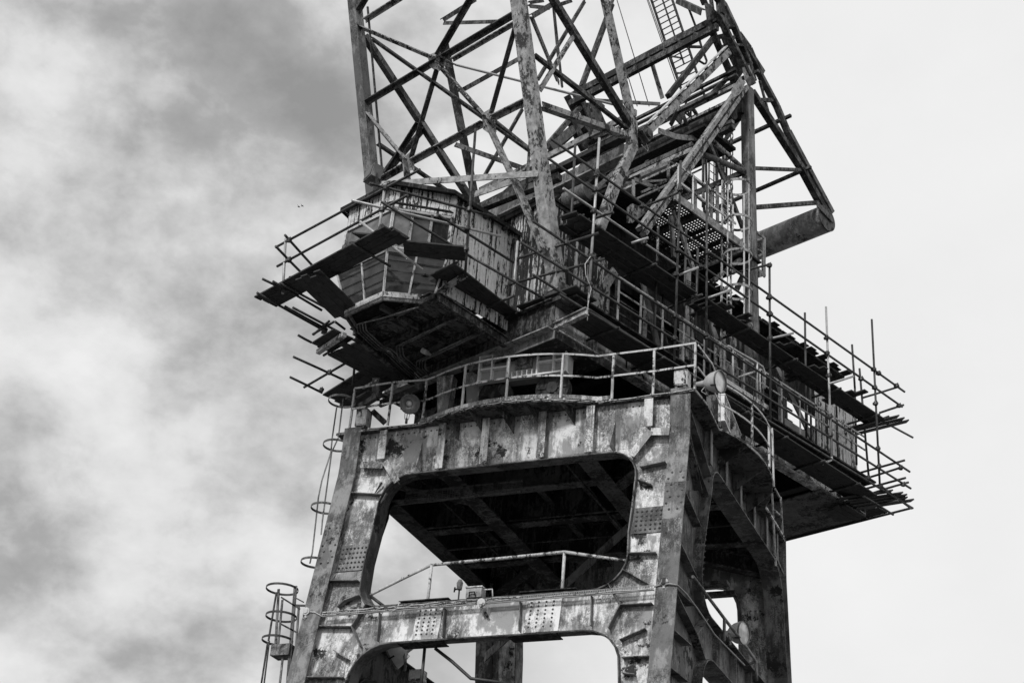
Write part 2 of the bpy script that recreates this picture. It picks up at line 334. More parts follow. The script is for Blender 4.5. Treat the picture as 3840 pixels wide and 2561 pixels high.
# outer leg plates: vertical to z = 18, then splayed
def legpath(front, z0=0.0):
    if front: return [Vector((0, -4.5, 19.4)), Vector((0, -4.5, 18.25)), Vector((0, -4.515, 18.0)), Vector((0, -4.56, 17.8)), Vector((0, yf(z0), z0))]
    return [Vector((0, 5.2, 19.4)), Vector((0, 5.2, 18.1)), Vector((0, 5.2+.16*18, z0))]
for sx in (-1, 1):
    for fr in (1, 0):
        mb = MB(); c = 4.49*sx
        mb.ribbon([p+Vector((c, 0, 0)) for p in legpath(fr)], (-.25, 0, 0), (.25, 0, 0), .04); mk('leg_plate', mb, 'plate', portal)
    # side frame web in the plane x = 4.5, with two rounded openings
    s = 4.47*sx
    so_ = [(-2.55, 17.6)]+arc(-1.95, 17.6, .62, 180, 90)[1:]+arc(3.6, 17.0, 1.2, 90, 0)+[(5.0, 15.6)]+arc(4.2, 15.2, .95, 0, -90)+arc(-2.5, 15.1, .85, -90, -180)+[(-3.2, 15.8), (-2.85, 16.8)]
    lo_ = arc(-2.3, 12.3, .95, 180, 90)+arc(4.6, 12.3, .95, 90, 0)+[(6.2, 9), (7, 1.5), (-5, 1.5), (-3.9, 9)]
    out = [(-4.47, 19.24), (5.17, 19.24), (5.17, 18.1), (5.17+.16*18, 0), (yf(0)+.03, 0), (-4.47, 17.95)]
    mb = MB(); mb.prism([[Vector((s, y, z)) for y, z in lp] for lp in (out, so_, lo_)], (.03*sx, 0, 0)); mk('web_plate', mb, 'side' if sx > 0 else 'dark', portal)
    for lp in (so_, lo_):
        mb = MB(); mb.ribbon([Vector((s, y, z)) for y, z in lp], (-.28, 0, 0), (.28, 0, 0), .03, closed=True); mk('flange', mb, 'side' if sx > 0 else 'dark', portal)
    if sx > 0:
        for z in (16.6, 15.2, 14.0, 13.0, 12.1): # ribs between outer plate and inner flange
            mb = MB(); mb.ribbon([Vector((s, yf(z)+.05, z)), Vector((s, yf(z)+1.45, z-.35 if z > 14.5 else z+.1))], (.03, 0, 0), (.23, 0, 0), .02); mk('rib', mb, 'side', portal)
        for (y, z), (y2, z2_) in (((-4.4, 18.9), (-3.2, 18.3)), ((-3.2, 18.3), (-2.45, 17.9)), ((-4.4, 18.0), (-2.65, 17.3)), ((-4.4, 18.3), (-3.3, 17.2)), ((-5.1, 13.9), (-3.5, 13.5)), ((-3.5, 13.5), (-2.6, 14.2)), ((-3.5, 13.5), (-2.7, 13.1))):
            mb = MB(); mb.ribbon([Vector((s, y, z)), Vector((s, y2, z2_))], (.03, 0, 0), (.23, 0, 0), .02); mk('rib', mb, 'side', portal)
        for y in (-2.45, -1.0, .4, 1.8, 3.2, 4.4):
            mb = MB(); mb.box((s+.03, y-.012, 18.25), (s+.2, y+.012, 19.2)); mb.box((s+.2, y-.09, 18.25), (s+.222, y+.09, 19.2)); mk('stiffener', mb, 'plate', portal)
        for y in (-1.5, 0, 1.5, 3, 4.5):
            mb = MB(); mb.box((s+.03, y-.012, 13.27), (s+.2, y+.012, 14.2)); mk('stiffener', mb, 'plate', portal)
# splice plates with rivets
def splice(pts, n, name='splice_plate', ma='plate', t=0.022):
    mb = MB(); mb.prism([pts], Vector(n)*t); return mk(name, mb, ma, portal)
FN = Vector((0, -1, -SL)).normalized()
riv = MB()
def rivgrid(a, b, c, nu, nv, nrm, skip=None, r=.032):   # a origin, b along u, c along v
    for i in range(nu):
        for j in range(nv):
            if skip and skip(i, j): continue
            p = a+(b-a)*(i+.5)/nu+(c-a)*(j+.5)/nv; riv.dome(p, nrm, r)
def front_quad(x0, x1, zt, zb, off, nrm=FN, t=.022, ma='plate'):
    P = [fy(x0, zt, off), fy(x1, zt, off), fy(x1, zb, off), fy(x0, zb, off)]; splice(P, nrm, ma=ma, t=t); return P
def leg_rivets(x0, zt, zb, off):
    n = int((zt-zb)/.17)
    for j in range(n):
        z = zt-(j+.5)*.17
        for x in (x0+.07, x0+.43) if j % 2 else (x0+.15, x0+.35): riv.dome(fy(x, z, off)+FN*.02, FN, .034)
for x0 in (-4.74, 4.24):
    front_quad(x0+.003, x0+.497, 17.3 if x0 > 0 else 16.6, 15.8 if x0 > 0 else 15.25, -.022); leg_rivets(x0, 17.15 if x0 > 0 else 16.5, 15.95 if x0 > 0 else 15.3, -.022)
front_quad(3.46, 4.22, 16.25, 15.55, .155, ma='plate'); a = fy(3.5, 16.2, .13); rivgrid(a, fy(4.2, 16.2, .13), fy(3.5, 15.58, .13), 6, 5, FN)
front_quad(-4.22, -3.44, 15.95, 15.2, .155, ma='plate'); a = fy(-4.2, 15.9, .13); rivgrid(a, fy(-3.46, 15.9, .13), fy(-4.2, 15.22, .13), 7, 5, FN)
for xa, xb in ((-1.72, -1.05), (1.1, 1.95)):
    front_quad(xa, xb, 14.1, 13.17, .155, ma='web'); a = fy(xa+.02, 13.98, .13); rivgrid(a, fy(xb-.1, 13.98, .13), fy(xa+.02, 13.25, .13), 4, 7, FN, r=.028)
# side frame rivets: inner flange cover facing the viewer
for z in [16.9-.16*i for i in range(12)]:
    for x in (4.56, 4.66): riv.dome((x, -2.62-.24*(17-z)*.8-.03, z), (0, -1, 0), .03)
def rivline(a, b, nrm, st=.16, r=.026):
    a, b = Vector(a), Vector(b); n_ = max(2, int((b-a).length/st))
    for i in range(n_+1): riv.dome(a.lerp(b, i/n_), nrm, r)
rivline((-4.2, -4.345, 19.12), (4.2, -4.345, 19.12), (0, -1, 0))
# back legs seen through the portal: flange rivets
for sx in (-1, 1):
    for j in range(10):
        for i in range(4): riv.dome((4.3*sx+.13*i*sx+(0 if sx > 0 else .1), 5.2+.16*(18-14.8+.17*j)-.45, 14.8-.17*j), (0, -1, 0), .035)
stuffpart(mk('rivet', riv, 'lat', portal))
# doubler strips on lower beam flanges
for xa, xb, z in ((-2.2, -.9, 14.16), (.9, 2.3, 14.17)):
    mb = MB(); mb.box((xa, yf(14.1)+.02, z), (xb, yf(14.1)+.6, z+.025)); mk('doubler_plate', mb, 'dark', portal)
for xa, xb in ((-2.05, -.9), (.75, 1.95)):
    mb = MB(); mb.box((xa, yf(13.1)+.04, 13.07), (xb, yf(13.1)+.5, 13.09)); mk('doubler_plate', mb, 'dark', portal)
# inner grillage under the deck
for x in (-1.9, 1.9):
    beam(portal, 'girder', (x, -4.2, 18.62), (x, 4.9, 18.62), .5, 1.2, 'under', 'I')
for y in (-2.2, 0.0, 2.6):
    beam(portal, 'cross_girder', (-4.4, y, 18.7), (4.4, y, 18.7), .35, 1.0, 'under', 'I')
for p, q in (((-4.3, -4.2, 18.3), (-1.9, -1.9, 18.3)), ((4.3, -4.2, 18.3), (1.9, -1.9, 18.3)), ((-4.3, 4.8, 18.3), (-1.9, 2.6, 18.3)), ((4.3, 4.8, 18.3), (1.9, 2.6, 18.3))):
    beam(portal, 'diagonal_girder', p, q, .35, .5, 'under', 'I')
for y in (3.1, 3.9):                                # cranked bracing bars in the shade
    beam(portal, 'brace', (-3.1, y, 17.3), (3.6, y, 17.3), .3, .1, 'under'); beam(portal, 'brace', (-3.1, y, 17.3), (-4.2, y-.2, 16.6), .3, .1, 'under')
beam(portal, 'brace', (-4.2, 4.6, 16.2), (4.0, -3.0, 17.6), .25, .25, 'under', 'L')
for x in (-3.2, -.6, .7, 3.2): beam(portal, 'cross_girder', (x, -4.2, 18.95), (x, 4.9, 18.95), .2, .3, 'under', 'I')
for y in (-3.2, -1.1, 1.3, 3.7): beam(portal, 'deck_joist', (-4.3, y, 19.1), (4.3, y, 19.1), .14, .2, 'under', 'I')
for x in (-1.9, 1.9):
    for y in (-3.4, -2.6, -1.6, -.8, .8, 1.6, 3.2, 4.1): mb = MB(); mb.box((x-.2, y-.012, 18.1), (x+.2, y+.012, 19.15)); mk('stiffener', mb, 'under', portal)
for k, (y, z) in enumerate(((-3.9, 18.35), (-3.75, 18.35), (-.4, 18.2), (1.1, 18.15))): beam(portal, 'conduit', (-4.2, y, z), (4.2, y, z), .06, ma='lat', kind='tube')
for x, z in ((-3.0, 18.3), (1.2, 18.2)): beam(portal, 'conduit', (x, -4.1, z), (x, 4.9, z), .07, ma='lat', kind='tube')
# mesh guard hanging in the upper opening
mg = MB(); P0 = WY(z6(270, 330), -3.3); P1 = WY(z6(1255, 225), -3.3)
w_ = (P1-P0); nn = 46
for i in range(nn+1):
    p = P0+w_*i/nn; mg.bar(p, p-Vector((0, 0, .3)), .012, .012, (0, 1, 0))
for j in range(7): mg.bar(P0-Vector((0, 0, .05*j)), P1-Vector((0, 0, .05*j)), .012, .012)
for j in (0, .31): mg.bar(P0-Vector((0, 0, j)), P1-Vector((0, 0, j)), .04, .04)
tag(mk('mesh_guard', mg, 'lat', None, loc=(P0+P1)/2), 'perforated metal mesh guard hanging in the shade at the top of the big front opening', 'guard')

# ================================================================== GALLERY
gal = thing('gallery_deck', 'riveted steel walkway deck bulging round the top of the portal under the slewing ring', 'platform', (0, 0, 19.3))
def circ(r, a0, a1, n, cx=0, cy=0): return [(cx+r*math.cos(R(a0+(a1-a0)*i/n)), cy+r*math.sin(R(a0+(a1-a0)*i/n))) for i in range(n+1)]
EDGE = [(-5.0, -4.47), (-4.0, -4.52), (-2.56, -4.47)]+circ(5.06, 238, 302, 14)[1:-1]+[(2.68, -4.47), (3.75, -4.50), (4.86, -4.56)]
EDGER = [(4.86, -4.56), (4.93, -3.7), (4.84, -2.36)]+[(p[0]+.38, p[1]) for p in circ(5.1, -26, 30, 12)][0:]+[(4.8, 3.2), (4.72, 5.1)]
BACK = [(4.6, 5.2), (2.7, 5.3)]+circ(5.3, 60, 120, 10, 0, .3)+[(-2.7, 5.3), (-4.9, 5.3)]
LEFT = [(-4.9, 3.0)]+[(-p[0]-.3, p[1]) for p in reversed(circ(5.0, -28, 28, 10))]+[(-4.9, -2.5)]
poly = EDGE+EDGER[1:]+BACK+LEFT
mb = MB(); mb.prism([[Vector((x, y, 19.25)) for x, y in poly]], (0, 0, .04)); mk('deck_plate', mb, 'under', gal)
def strip(path, zb, zt, t, ma, name, d=0.0):
    mb = MB(); mb.ribbon([Vector((x, y, 0)) for x, y in path], (0, 0, zb), (0, 0, zt), t); return mk(name, mb, ma, gal)
strip(EDGE, 19.24, 19.305, .03, 'latl', 'edge_angle'); strip(EDGER, 19.24, 19.305, .03, 'latl', 'edge_angle')
strip([p for p in EDGE if -2.6 < p[0] < 2.75], 19.33, 19.44, .02, 'web', 'kick_plate')
for k, (a, dd) in enumerate(((250, .9), (259, .95), (268, .9), (277, .85), (287, .8))):   # brackets below the bulge
    x, y = 5.0*math.cos(R(a)), 5.0*math.sin(R(a)); x2 = x+.25
    mb = MB(); mb.prism([[Vector((x, y, 19.24)), Vector((x2, -4.35, 19.24)), Vector((x2, -4.35, 19.24-dd*.55))]], (.02, 0, 0)); mk('bracket', mb, 'under', gal)
for y in (-1.3, .2, 1.6):
    mb = MB(); mb.prism([[Vector((5.3, y, 19.24)), Vector((4.52, y, 19.24)), Vector((4.52, y, 18.7))]], (0, .02, 0)); mk('bracket', mb, 'under', gal)
# railings
def railing(name, label, path, posts, h=1.26, mids=(.64,), tw=.05, closed_end=True, ma='rail', z=19.33, flat=True, cat='railing', grp=None):
    t = thing(name, label, cat, Vector((path[0][0], path[0][1], z)), grp)
    for hh in (h,)+tuple(mids):
        mb = MB(); mb.ribbon([Vector((x, y, z)) for x, y in path], (0, 0, hh-tw/2), (0, 0, hh+tw/2), .025)
        if hh == h: mb.ribbon([Vector((x, y, z+h+tw/2)) for x, y in path], (-.03, 0.0, 0), (.03, .0, 0), .01) if False else None
        mk('rail', mb, ma, t)
    for x, y in posts:
        mb = MB(); mb.bar((x, y, z), (x, y, z+h), .05, .012, (0, 1, 0)); mb.bar((x+.02, y+.025, z), (x+.02, y+.025, z+h), .012, .05, (0, 1, 0)); mk('post', mb, ma, t)
    return t
GR = [(-4.62, -4.5), (-3.46, -4.55), (-2.51, -4.45)]+circ(5.06, 239, 301.5, 14)[1:-1]+[(2.71, -4.50), (3.77, -4.48), (4.86, -4.52)]
railing('gallery_railing', 'white chipped paint railing curving along the front of the gallery deck', GR,
        [(-4.62, -4.5), (-3.46, -4.55), (-2.51, -4.45), (-1.16, -4.95), (.1, -5.06), (1.49, -4.86), (2.71, -4.50), (3.77, -4.48), (4.84, -4.52)])
GRR = [(4.88, -4.4), (4.95, -3.4), (4.86, -2.4)]+[(p[0]+.38, p[1]) for p in circ(5.1, -25, 8, 8)]
railing('gallery_railing', 'white chipped railing bulging round the right side of the gallery', GRR,
        [(4.86, -2.4), (5.37, -1.1), (5.47, .3)])

# ---- slewing ring and bogies
ring = thing('slewing_ring', 'dark circular roller path of the crane lying on the gallery deck', 'slewing ring', (0, 0, 19.3))
mb = MB(); mb.tube([(0, 0, 19.31), (0, 0, 20.05)], 3.45, 48); mk('ring_drum', mb, 'black', ring)
mb = MB(); mb.ribbon([Vector((x, y, 0)) for x, y in circ(4.1, 0, 360, 60)[:-1]], (0, 0, 19.3), (0, 0, 19.5), .12, closed=True); mk('rail', mb, 'dark', ring)
def bogie(ang, label, ma='web'):
    a = R(ang); c = Vector((4.0*math.cos(a), 4.0*math.sin(a), 0)); rr = Vector((math.cos(a), math.sin(a), 0)); tt = Vector((-math.sin(a), math.cos(a), 0))
    t = thing('slewing_bogie', label, 'bogie', c+Vector((0, 0, 19.5)), 'roller bogies under the chassis')
    o_ = c+rr*.33+(tt*.25 if ang > 200 else tt*0)
    def B(u0, u1, z0, z1_, d0, d1): mb = MB(); mb.obox(o_+tt*(u0+u1)/2+rr*(d0+d1)/2+Vector((0, 0, (z0+z1_)/2)), tt*(u1-u0)/2, rr*(d1-d0)/2, Vector((0, 0, (z1_-z0)/2))); return mb
    mk('bogie_body', B(-1.22, 1.22, 20.33, 21.1, -.35, 0), 'sheet' if ma == 'web' else ma, t)
    for u0, u1, za, zb in ((-1.25, 1.25, 20.29, 20.335), (-1.25, 1.25, 21.06, 21.1)): mk('flange', B(u0, u1, za, zb, 0, .16), 'bogie', t)
    for u in (-1.22, -.86, -.42, .42, .86, 1.2): mk('stiffener', B(u-.02, u+.02, 20.33, 21.06, 0, .14), 'bogie', t)
    for u0, u1 in ((-1.22, -.42), (.42, 1.22)): mk('flange', B(u0, u1, 20.66, 20.70, 0, .13), 'bogie', t)
    for i in range(7): mk('stiffener', B(-.42+.14*i-.012, -.42+.14*i+.012, 20.33, 20.5, 0, .12), 'bogie', t)
    b = mk('bearing_housing', B(-.24, .24, 20.6, 21.02, .0, .05), 'web', t)
    p = o_+rr*.05+Vector((0, 0, 20.82)); mb = MB(); mb.tube([p, p+rr*.08], .15, 16); mb.tube([p+rr*.08, p+rr*.12], .08, 12)
    for q in range(4): mb.dome(p+tt*.19*math.cos(R(45+90*q))+Vector((0, 0, .17*math.sin(R(45+90*q)))), rr, .03)
    mk('bearing_cap', mb, 'plate', b)
    for u in (-.8, .8):
        p = o_-rr*.28+tt*u+Vector((0, 0, 19.98)); w_ = MB(); w_.tube([p, p+rr*.22], .46, 28); w_.tube([p+rr*.22, p+rr*.26], .16, 12)
        for q in range(6): w_.bar(p+rr*.23, p+rr*.23+(tt*math.cos(R(60*q))+Vector((0, 0, math.sin(R(60*q)))))*.4, .05, .03, rr)
        mk('wheel', w_, 'dark', t)
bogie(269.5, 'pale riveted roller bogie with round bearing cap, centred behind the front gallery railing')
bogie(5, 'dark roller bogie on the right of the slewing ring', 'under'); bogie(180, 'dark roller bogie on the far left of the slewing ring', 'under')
# ================================================================== LOWER BEAM FITTINGS
def junction(p, label, r=.1, nrm=(0, -1, 0)):
    t = thing('junction_box', label, 'junction box', p, 'small round cable fittings'); n_ = Vector(nrm); mb = MB(); mb.tube([p, p+n_*.07], r, 14); mb.tube([p+n_*.07, p+n_*.09], r*.6, 12)
    mk('cover', mb, 'rail', t); mb = MB(); mb.tube([p+Vector((0, -.03, -r*.8)), p+Vector((0, -.03, -r*1.5))], .035, 8); mk('gland', mb, 'rail', t)
junction(FP(z3(538, 948), -.02), 'small round white junction box on the left leg at the end of the cable tray')
junction(FP(z3(1940, 878), -.06), 'small round white junction box in the middle of the cable tray')
junction(FP(z4(1157, 713), -.03), 'small round white junction box on the front corner leg, second lamp cable fitting')
tray = thing('cable_tray', 'long perforated cable tray with loose pale cables running along the lower front beam', 'cable tray', FP(z3(660, 985), 0))
A = FP(z3(660, 985), -.03); B = FP(z4(1075, 772), -.03); mb = MB(); mb.bar(A, B, .04, .02, (0, 0, 1)); mb.bar(A+Vector((0, 0, .11)), B+Vector((0, 0, .11)), .02, .015); 
n_ = 150
for i in range(n_): 
    p = A+(B-A)*i/n_; mb.bar(p, p+Vector((0, 0, .11)), .028, .01, (0, -1, 0))
mk('tray_channel', mb, 'cable', tray)
for dz, amp in ((.03, .012), (.075, .02), (.10, .015)):
    P = []
    for i in range(60): p = A+(B-A)*(i/59)*(.62 if dz > .03 else 1); P.append(p+Vector((0, -.03-.01*math.sin(i*1.3+dz*40), dz+amp*math.sin(i*.7+dz*90))))
    mb = MB(); mb.tube(P, .011, 5); mk('cable', mb, 'rail', tray, True)
mb = MB(); mb.tube([FP(z3(535, 990), -.05), FP(z3(505, 1000), -.1), FP(z3(500, 965), -.08), FP(z3(530, 945), -.06), FP(z3(600, 950), -.06), FP(z3(660, 985), -.06)], .014, 6); mk('cable', mb, 'rail', tray, True)
mb = MB(); mb.tube([FP(z3(1210, 945), -.06), FP(z3(1255, 925), -.06), FP(z3(1280, 870), 0), FP(z3(1310, 880), .2)], .014, 6); mk('cable', mb, 'rail', tray, True)
mb = MB(); mb.tube([FP(z4(1075, 747), -.05), FP(z4(1130, 730), -.06), FP(z4(1200, 722), -.08), FP(z4(1262, 735), -.06), WX(z4(1330, 800), 4.76), WX(z4(1420, 920), 4.76), WX(z4(1560, 1130), 4.76), WX(z4(1800, 1375), 4.76)], .02, 6); mk('cable', mb, 'cable', tray, True)
# valve and box and handle on the beam
zt = 14.17
def onbeam(p, off=.3): return hit(p, (0, 1, -SL), -4.5+off-SL*18)
vp = onbeam(z3(1750, 850)); t = thing('valve', 'small dark hydrant valve with a handwheel standing on the lower front beam', 'valve', vp)
mb = MB(); mb.tube([vp, vp+Vector((0, 0, .28))], .02, 8); mk('stem', mb, 'dark', t); mb = MB(); mb.tube([vp+Vector((0, 0, .25)), vp+Vector((0, 0, .42)), vp+Vector((0, 0, .5))], [.06, .08, .04], 10); mk('valve_body', mb, 'plate', t)
mb = MB(); mb.tube([vp+Vector((-.12, 0, .26)), vp+Vector((.05, 0, .3))], .02, 6); mb.tube([vp+Vector((-.13, 0, .2)), vp+Vector((-.12, 0, .32))], .02, 6); mk('handle', mb, 'dark', t)
vp = onbeam(z3(1868, 838)); t = thing('equipment_box', 'pale metal box on the lower front beam beside the valve', 'box', vp)
mb = MB(); mb.box(vp+Vector((-.2, 0, .03)), vp+Vector((.2, .25, .27))); mk('box_body', mb, 'latl', t); mb = MB(); mb.box(vp+Vector((-.22, -.02, .27)), vp+Vector((.22, .27, .30))); mk('lid', mb, 'web', t)
mb = MB(); mb.tube([vp+Vector((-.1, -.02, .05)), vp+Vector((-.08, -.05, .14)), vp+Vector((.04, -.05, .14)), vp+Vector((.06, -.02, .05))], .018, 6); mk('handle', mb, 'dark', t)
P = [onbeam(z3(*p), .35) for p in ((1930, 830), (1935, 772), (2022, 766), (2025, 826))]
mb = MB(); mb.tube(P, .018, 6); tag(mk('grab_handle', mb, 'rail', None, True, P[0]), 'thin U-shaped grab handle next to the pale box on the lower beam', 'handle')
vp = FP(z3(1965, 955)); mb = MB(); mb.tube([vp, vp+Vector((.12, -.12, -.14))], .035, 8); tag(mk('pipe_stub', mb, 'dark', None, True, vp), 'short dark pipe stub sticking out of the lower front beam below the middle junction box', 'pipe')
# tube handrails
def tuberail(label, runs, r=.04, ma='rail'):
    t = thing('handrail', label, 'handrail', runs[0][1][0])
    for nm, P in runs: mb = MB(); mb.tube(P, r, 8); mk(nm, mb, ma, t, True)
    return t
Q = lambda p, o=.55: hit(p, (0, 1, -SL), -4.5+o-SL*18)
tuberail('white tubular handrail above the lower front beam', [('rail', [Q(z6(-140, 1265)), Q(z6(0, 1172)), Q(z6(250, 1048)), Q(z6(485, 935))]), ('rail', [Q(z6(485, 935)), Q(z6(1100, 878)), Q(z6(1330, 855)), Q(z6(1605, 826))]), ('rail', [Q(z6(1605, 826)), Q(z6(2175, 908))]),
    ('post', [Q(z6(490, 940)), Q(z6(455, 1250))]), ('post', [Q(z6(1605, 835)), Q(z6(1585, 1150))])])
tuberail('dark tubular handrail seen below the lower front beam', [('post', [Q(z3(1480, 1240)), Q(z3(1452, 1540))]), ('rail', [Q(z3(1565, 1240)), Q(z3(1700, 1345)), Q(z3(1850, 1480)), Q(z3(2150, 1520))]), ('rail', [Q(z3(1045, 820)), Q(z3(1150, 900))])], ma='tube')
QX = lambda p, x=4.9: WX(p, x)
tuberail('tubular handrail descending along the right side beam past the lamp', [('rail', [QX(z4(1385, 665)), QX(z4(1640, 1003)), QX(z4(1790, 1195)), QX(z4(1892, 1345))]), ('post', [QX(z4(1638, 1000)), QX(z4(1636, 1180))]), ('post', [QX(z4(1890, 1345)), QX(z4(1897, 1500))]), ('rail', [QX(z4(1890, 1345)), QX(z4(1800, 1378), 4.6)])], ma='plate')

# ================================================================== CHASSIS
H0 = 3.2                                            # half width of the upper works
def S(u, v, z): return SW(u, v, z)
UPu = SW(1, 0, 0); UPv = SW(0, 1, 0)
ch = thing('slewing_chassis', 'heavy riveted steel underframe of the turning upper works above the roller ring', 'underframe', S(0, 0, 21.1))
zc = 21.1
for s in (-1, 1):
    u = s*(H0-.12)
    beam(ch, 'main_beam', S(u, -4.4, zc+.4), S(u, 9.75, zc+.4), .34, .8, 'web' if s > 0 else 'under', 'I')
    for v in (-2.8, -1.2, .4, 2, 3.6, 5.2, 6.8, 8.4):
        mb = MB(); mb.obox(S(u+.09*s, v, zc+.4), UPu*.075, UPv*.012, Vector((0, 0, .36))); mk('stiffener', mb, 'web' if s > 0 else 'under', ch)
beam(ch, 'cross_beam', S(-H0, -4.4, zc+.42), S(H0, -4.4, zc+.42), .34, .84, 'under', 'I')
beam(ch, 'flange_plate', S(-H0, -4.42, zc-.02), S(H0, -4.42, zc-.02), .40, .03, 'latl')
for v in (-1.6, 1.6, 4.3, 7.2): beam(ch, 'cross_beam', S(-H0+.3, v, zc+.45), S(H0-.3, v, zc+.45), .3, .8, 'black', 'I')
mb = MB(); mb.obox(S(0, 8.6, zc-.03), UPu*H0, UPv*1.2, Vector((0, 0, .02))); mk('bottom_plate', mb, 'under', ch)
mb = MB(); mb.obox(S(0, 9.8, zc+.35), UPu*H0, UPv*.04, Vector((0, 0, .4))); mk('end_plate', mb, 'under', ch)
mb = MB(); mb.obox(S(0, 2.7, zc+.86), UPu*(H0+.05), UPv*7.0, Vector((0, 0, .03))); mk('floor_plate', mb, 'black', ch)
# corner gusset hanging below the front corner
P = [S(H0-.1, -4.38, zc-.01), S(H0-3.0, -4.38, zc-.01), S(H0-3.0, -4.38, zc-.3), S(H0-.1, -4.38, zc-.05)]
mb = MB(); mb.obox(S(1.7, -3.4, zc-.12), UPu*1.5, UPv*.95, Vector((0, 0, .10))); mk('roller_beam', mb, 'under', ch)
mb = MB(); mb.obox(S(1.7, -4.37, zc-.14), UPu*1.52, UPv*.015, Vector((0, 0, .13))); mk('roller_beam_face', mb, 'plate', ch)
bo = MB()
for i in range(9): bo.dome(S(.4+i*.32, -4.39, zc-.16), -UPv, .035)
for i in range(20): bo.dome(S(H0+.052, -4+i*.68, zc+.06), UPu, .03)
stuffpart(mk('bolt', bo, 'plate', ch))
for x0 in (-.9, -1.75):                             # tapered posts beside the front bogie
    c = Vector((x0-.5, -3.8, 0)); mb = MB()
    mb.hexa([c+Vector((-.1, -.05, 19.5)), c+Vector((.12, -.05, 19.5)), c+Vector((.12, .2, 19.5)), c+Vector((-.1, .2, 19.5)), c+Vector((-.28, -.05, 21)), c+Vector((.2, -.05, 21)), c+Vector((.2, .25, 21)), c+Vector((-.28, .25, 21))])
    mk('tapered_post', mb, 'web', ch)
for u in (-2.6, -1.0): # dark blocks behind left lamp
    mb = MB(); mb.obox(S(u, -2.9, 20.5), UPu*.5, UPv*.4, Vector((0, 0, .5))); mk('bracket', mb, 'under', ch)
def stencil(par, ch_, base, X, Z, n_, s_=.3):       # flat painted figures, a hair proud of the metal
    strokes = {'1': [((.3, 0), (.3, 1)), ((.1, .8), (.3, 1))], 'R': [((0, 0), (0, 1)), ((0, 1), (.5, .95)), ((.5, .95), (.55, .6)), ((.55, .6), (0, .5)), ((.2, .5), (.6, 0))]}
    mb = MB()
    for (a, b), (c, d) in strokes[ch_]: mb.bar(base+X*a*s_+Z*b*s_, base+X*c*s_+Z*d*s_, .06, .004, n_)
    mk('painted_figure', mb, 'black', par)
stencil(ch, '1', S(H0-.095, -1.55, zc+.2), UPv, Vector((0, 0, 1)), UPu); stencil(ch, 'R', S(H0-.095, -.95, zc+.2), UPv, Vector((0, 0, 1)), UPu, .36)
# floor bracket pieces
for p, q in ((zD(470, 330), zD(790, 175)), ):
    beam(ch, 'bracket_arm', UV(p, -4.7), UV(q, -4.7), .14, .2, 'web', 'I')
# ================================================================== MACHINE HOUSE
ho = thing('machine_house', 'long machinery house with peeling plank walls and dark open bays on the upper works', 'machine house', S(0, 2, 21.96))
def planks(par, P00, P10, P01, P11, wd, ma, nrm, name='plank', t=.03, jit=.0):
    """vertical boards between bottom edge P00-P10 and top edge P01-P11"""
    n_ = max(1, int(round((P10-P00).length/wd))); nrm = Vector(nrm)
    for i in range(n_):
        a, b = i/n_+.04/n_, (i+1)/n_-.04/n_; k = nrm*random.uniform(0, .008)
        p = [P00.lerp(P10, a)+k, P00.lerp(P10, b)+k, P01.lerp(P11, b)+k, P01.lerp(P11, a)+k]
        mb = MB(); mb.hexa([q for q in p]+[q+nrm*t for q in p]); mk(name, mb, ma, par)
ROOFZ = 25.85; HU = 2.62; ZR = 25.35; zf = 21.99
planks(ho, S(1.5, -4.3, zf), S(HU, -4.3, zf), S(1.5, -4.3, ZR), S(HU, -4.3, ZR), .13, 'cladd', -UPv)
planks(ho, S(-HU, -4.3, zf), S(-1.5, -4.3, zf), S(-HU, -4.3, ZR), S(-1.5, -4.3, ZR), .13, 'cladd', -UPv)
planks(ho, S(-1.5, -4.3, 24.7), S(1.5, -4.3, 24.7), S(-1.5, -4.3, ZR), S(1.5, -4.3, ZR), .13, 'cladd', -UPv)
planks(ho, S(HU, -4.3, zf), S(HU, -1.9, zf), S(HU, -4.3, ZR-.05), S(HU, -1.9, ZR-.2), .13, 'cladd', UPu)
planks(ho, S(2.92, 7.6, 22.1), S(2.92, 9.85, 22.1), S(2.92, 7.6, 24.75), S(2.92, 9.85, 24.75), .15, 'clad', UPu)
planks(ho, S(-HU, 9.85, 22), S(2.9, 9.85, 22), S(-HU, 9.85, 24.7), S(2.9, 9.85, 24.7), .25, 'clad', UPv)
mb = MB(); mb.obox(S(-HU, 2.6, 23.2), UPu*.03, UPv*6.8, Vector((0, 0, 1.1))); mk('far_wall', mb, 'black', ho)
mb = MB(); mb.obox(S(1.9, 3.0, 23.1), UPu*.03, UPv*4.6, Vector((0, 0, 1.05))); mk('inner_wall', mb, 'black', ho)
mb = MB(); mb.obox(S(0, -3.1, 25.38), UPu*2.75, UPv*1.35, Vector((0, 0, .035))); mk('roof', mb, 'dark', ho)
mb = MB(); mb.obox(S(0, 5.3, ROOFZ), UPu*2.9, UPv*4.1, Vector((0, 0, .04))); mk('roof', mb, 'dark', ho)
mb = MB(); mb.obox(S(2.66, -3.2, 25.3), UPu*.03, UPv*1.4, Vector((0, 0, .06))); mk('fascia_board', mb, 'dark', ho)
mb = MB(); mb.obox(S(.4, -4.42, 25.3), UPu*2.4, UPv*.03, Vector((0, 0, .06))); mk('fascia_board', mb, 'dark', ho)
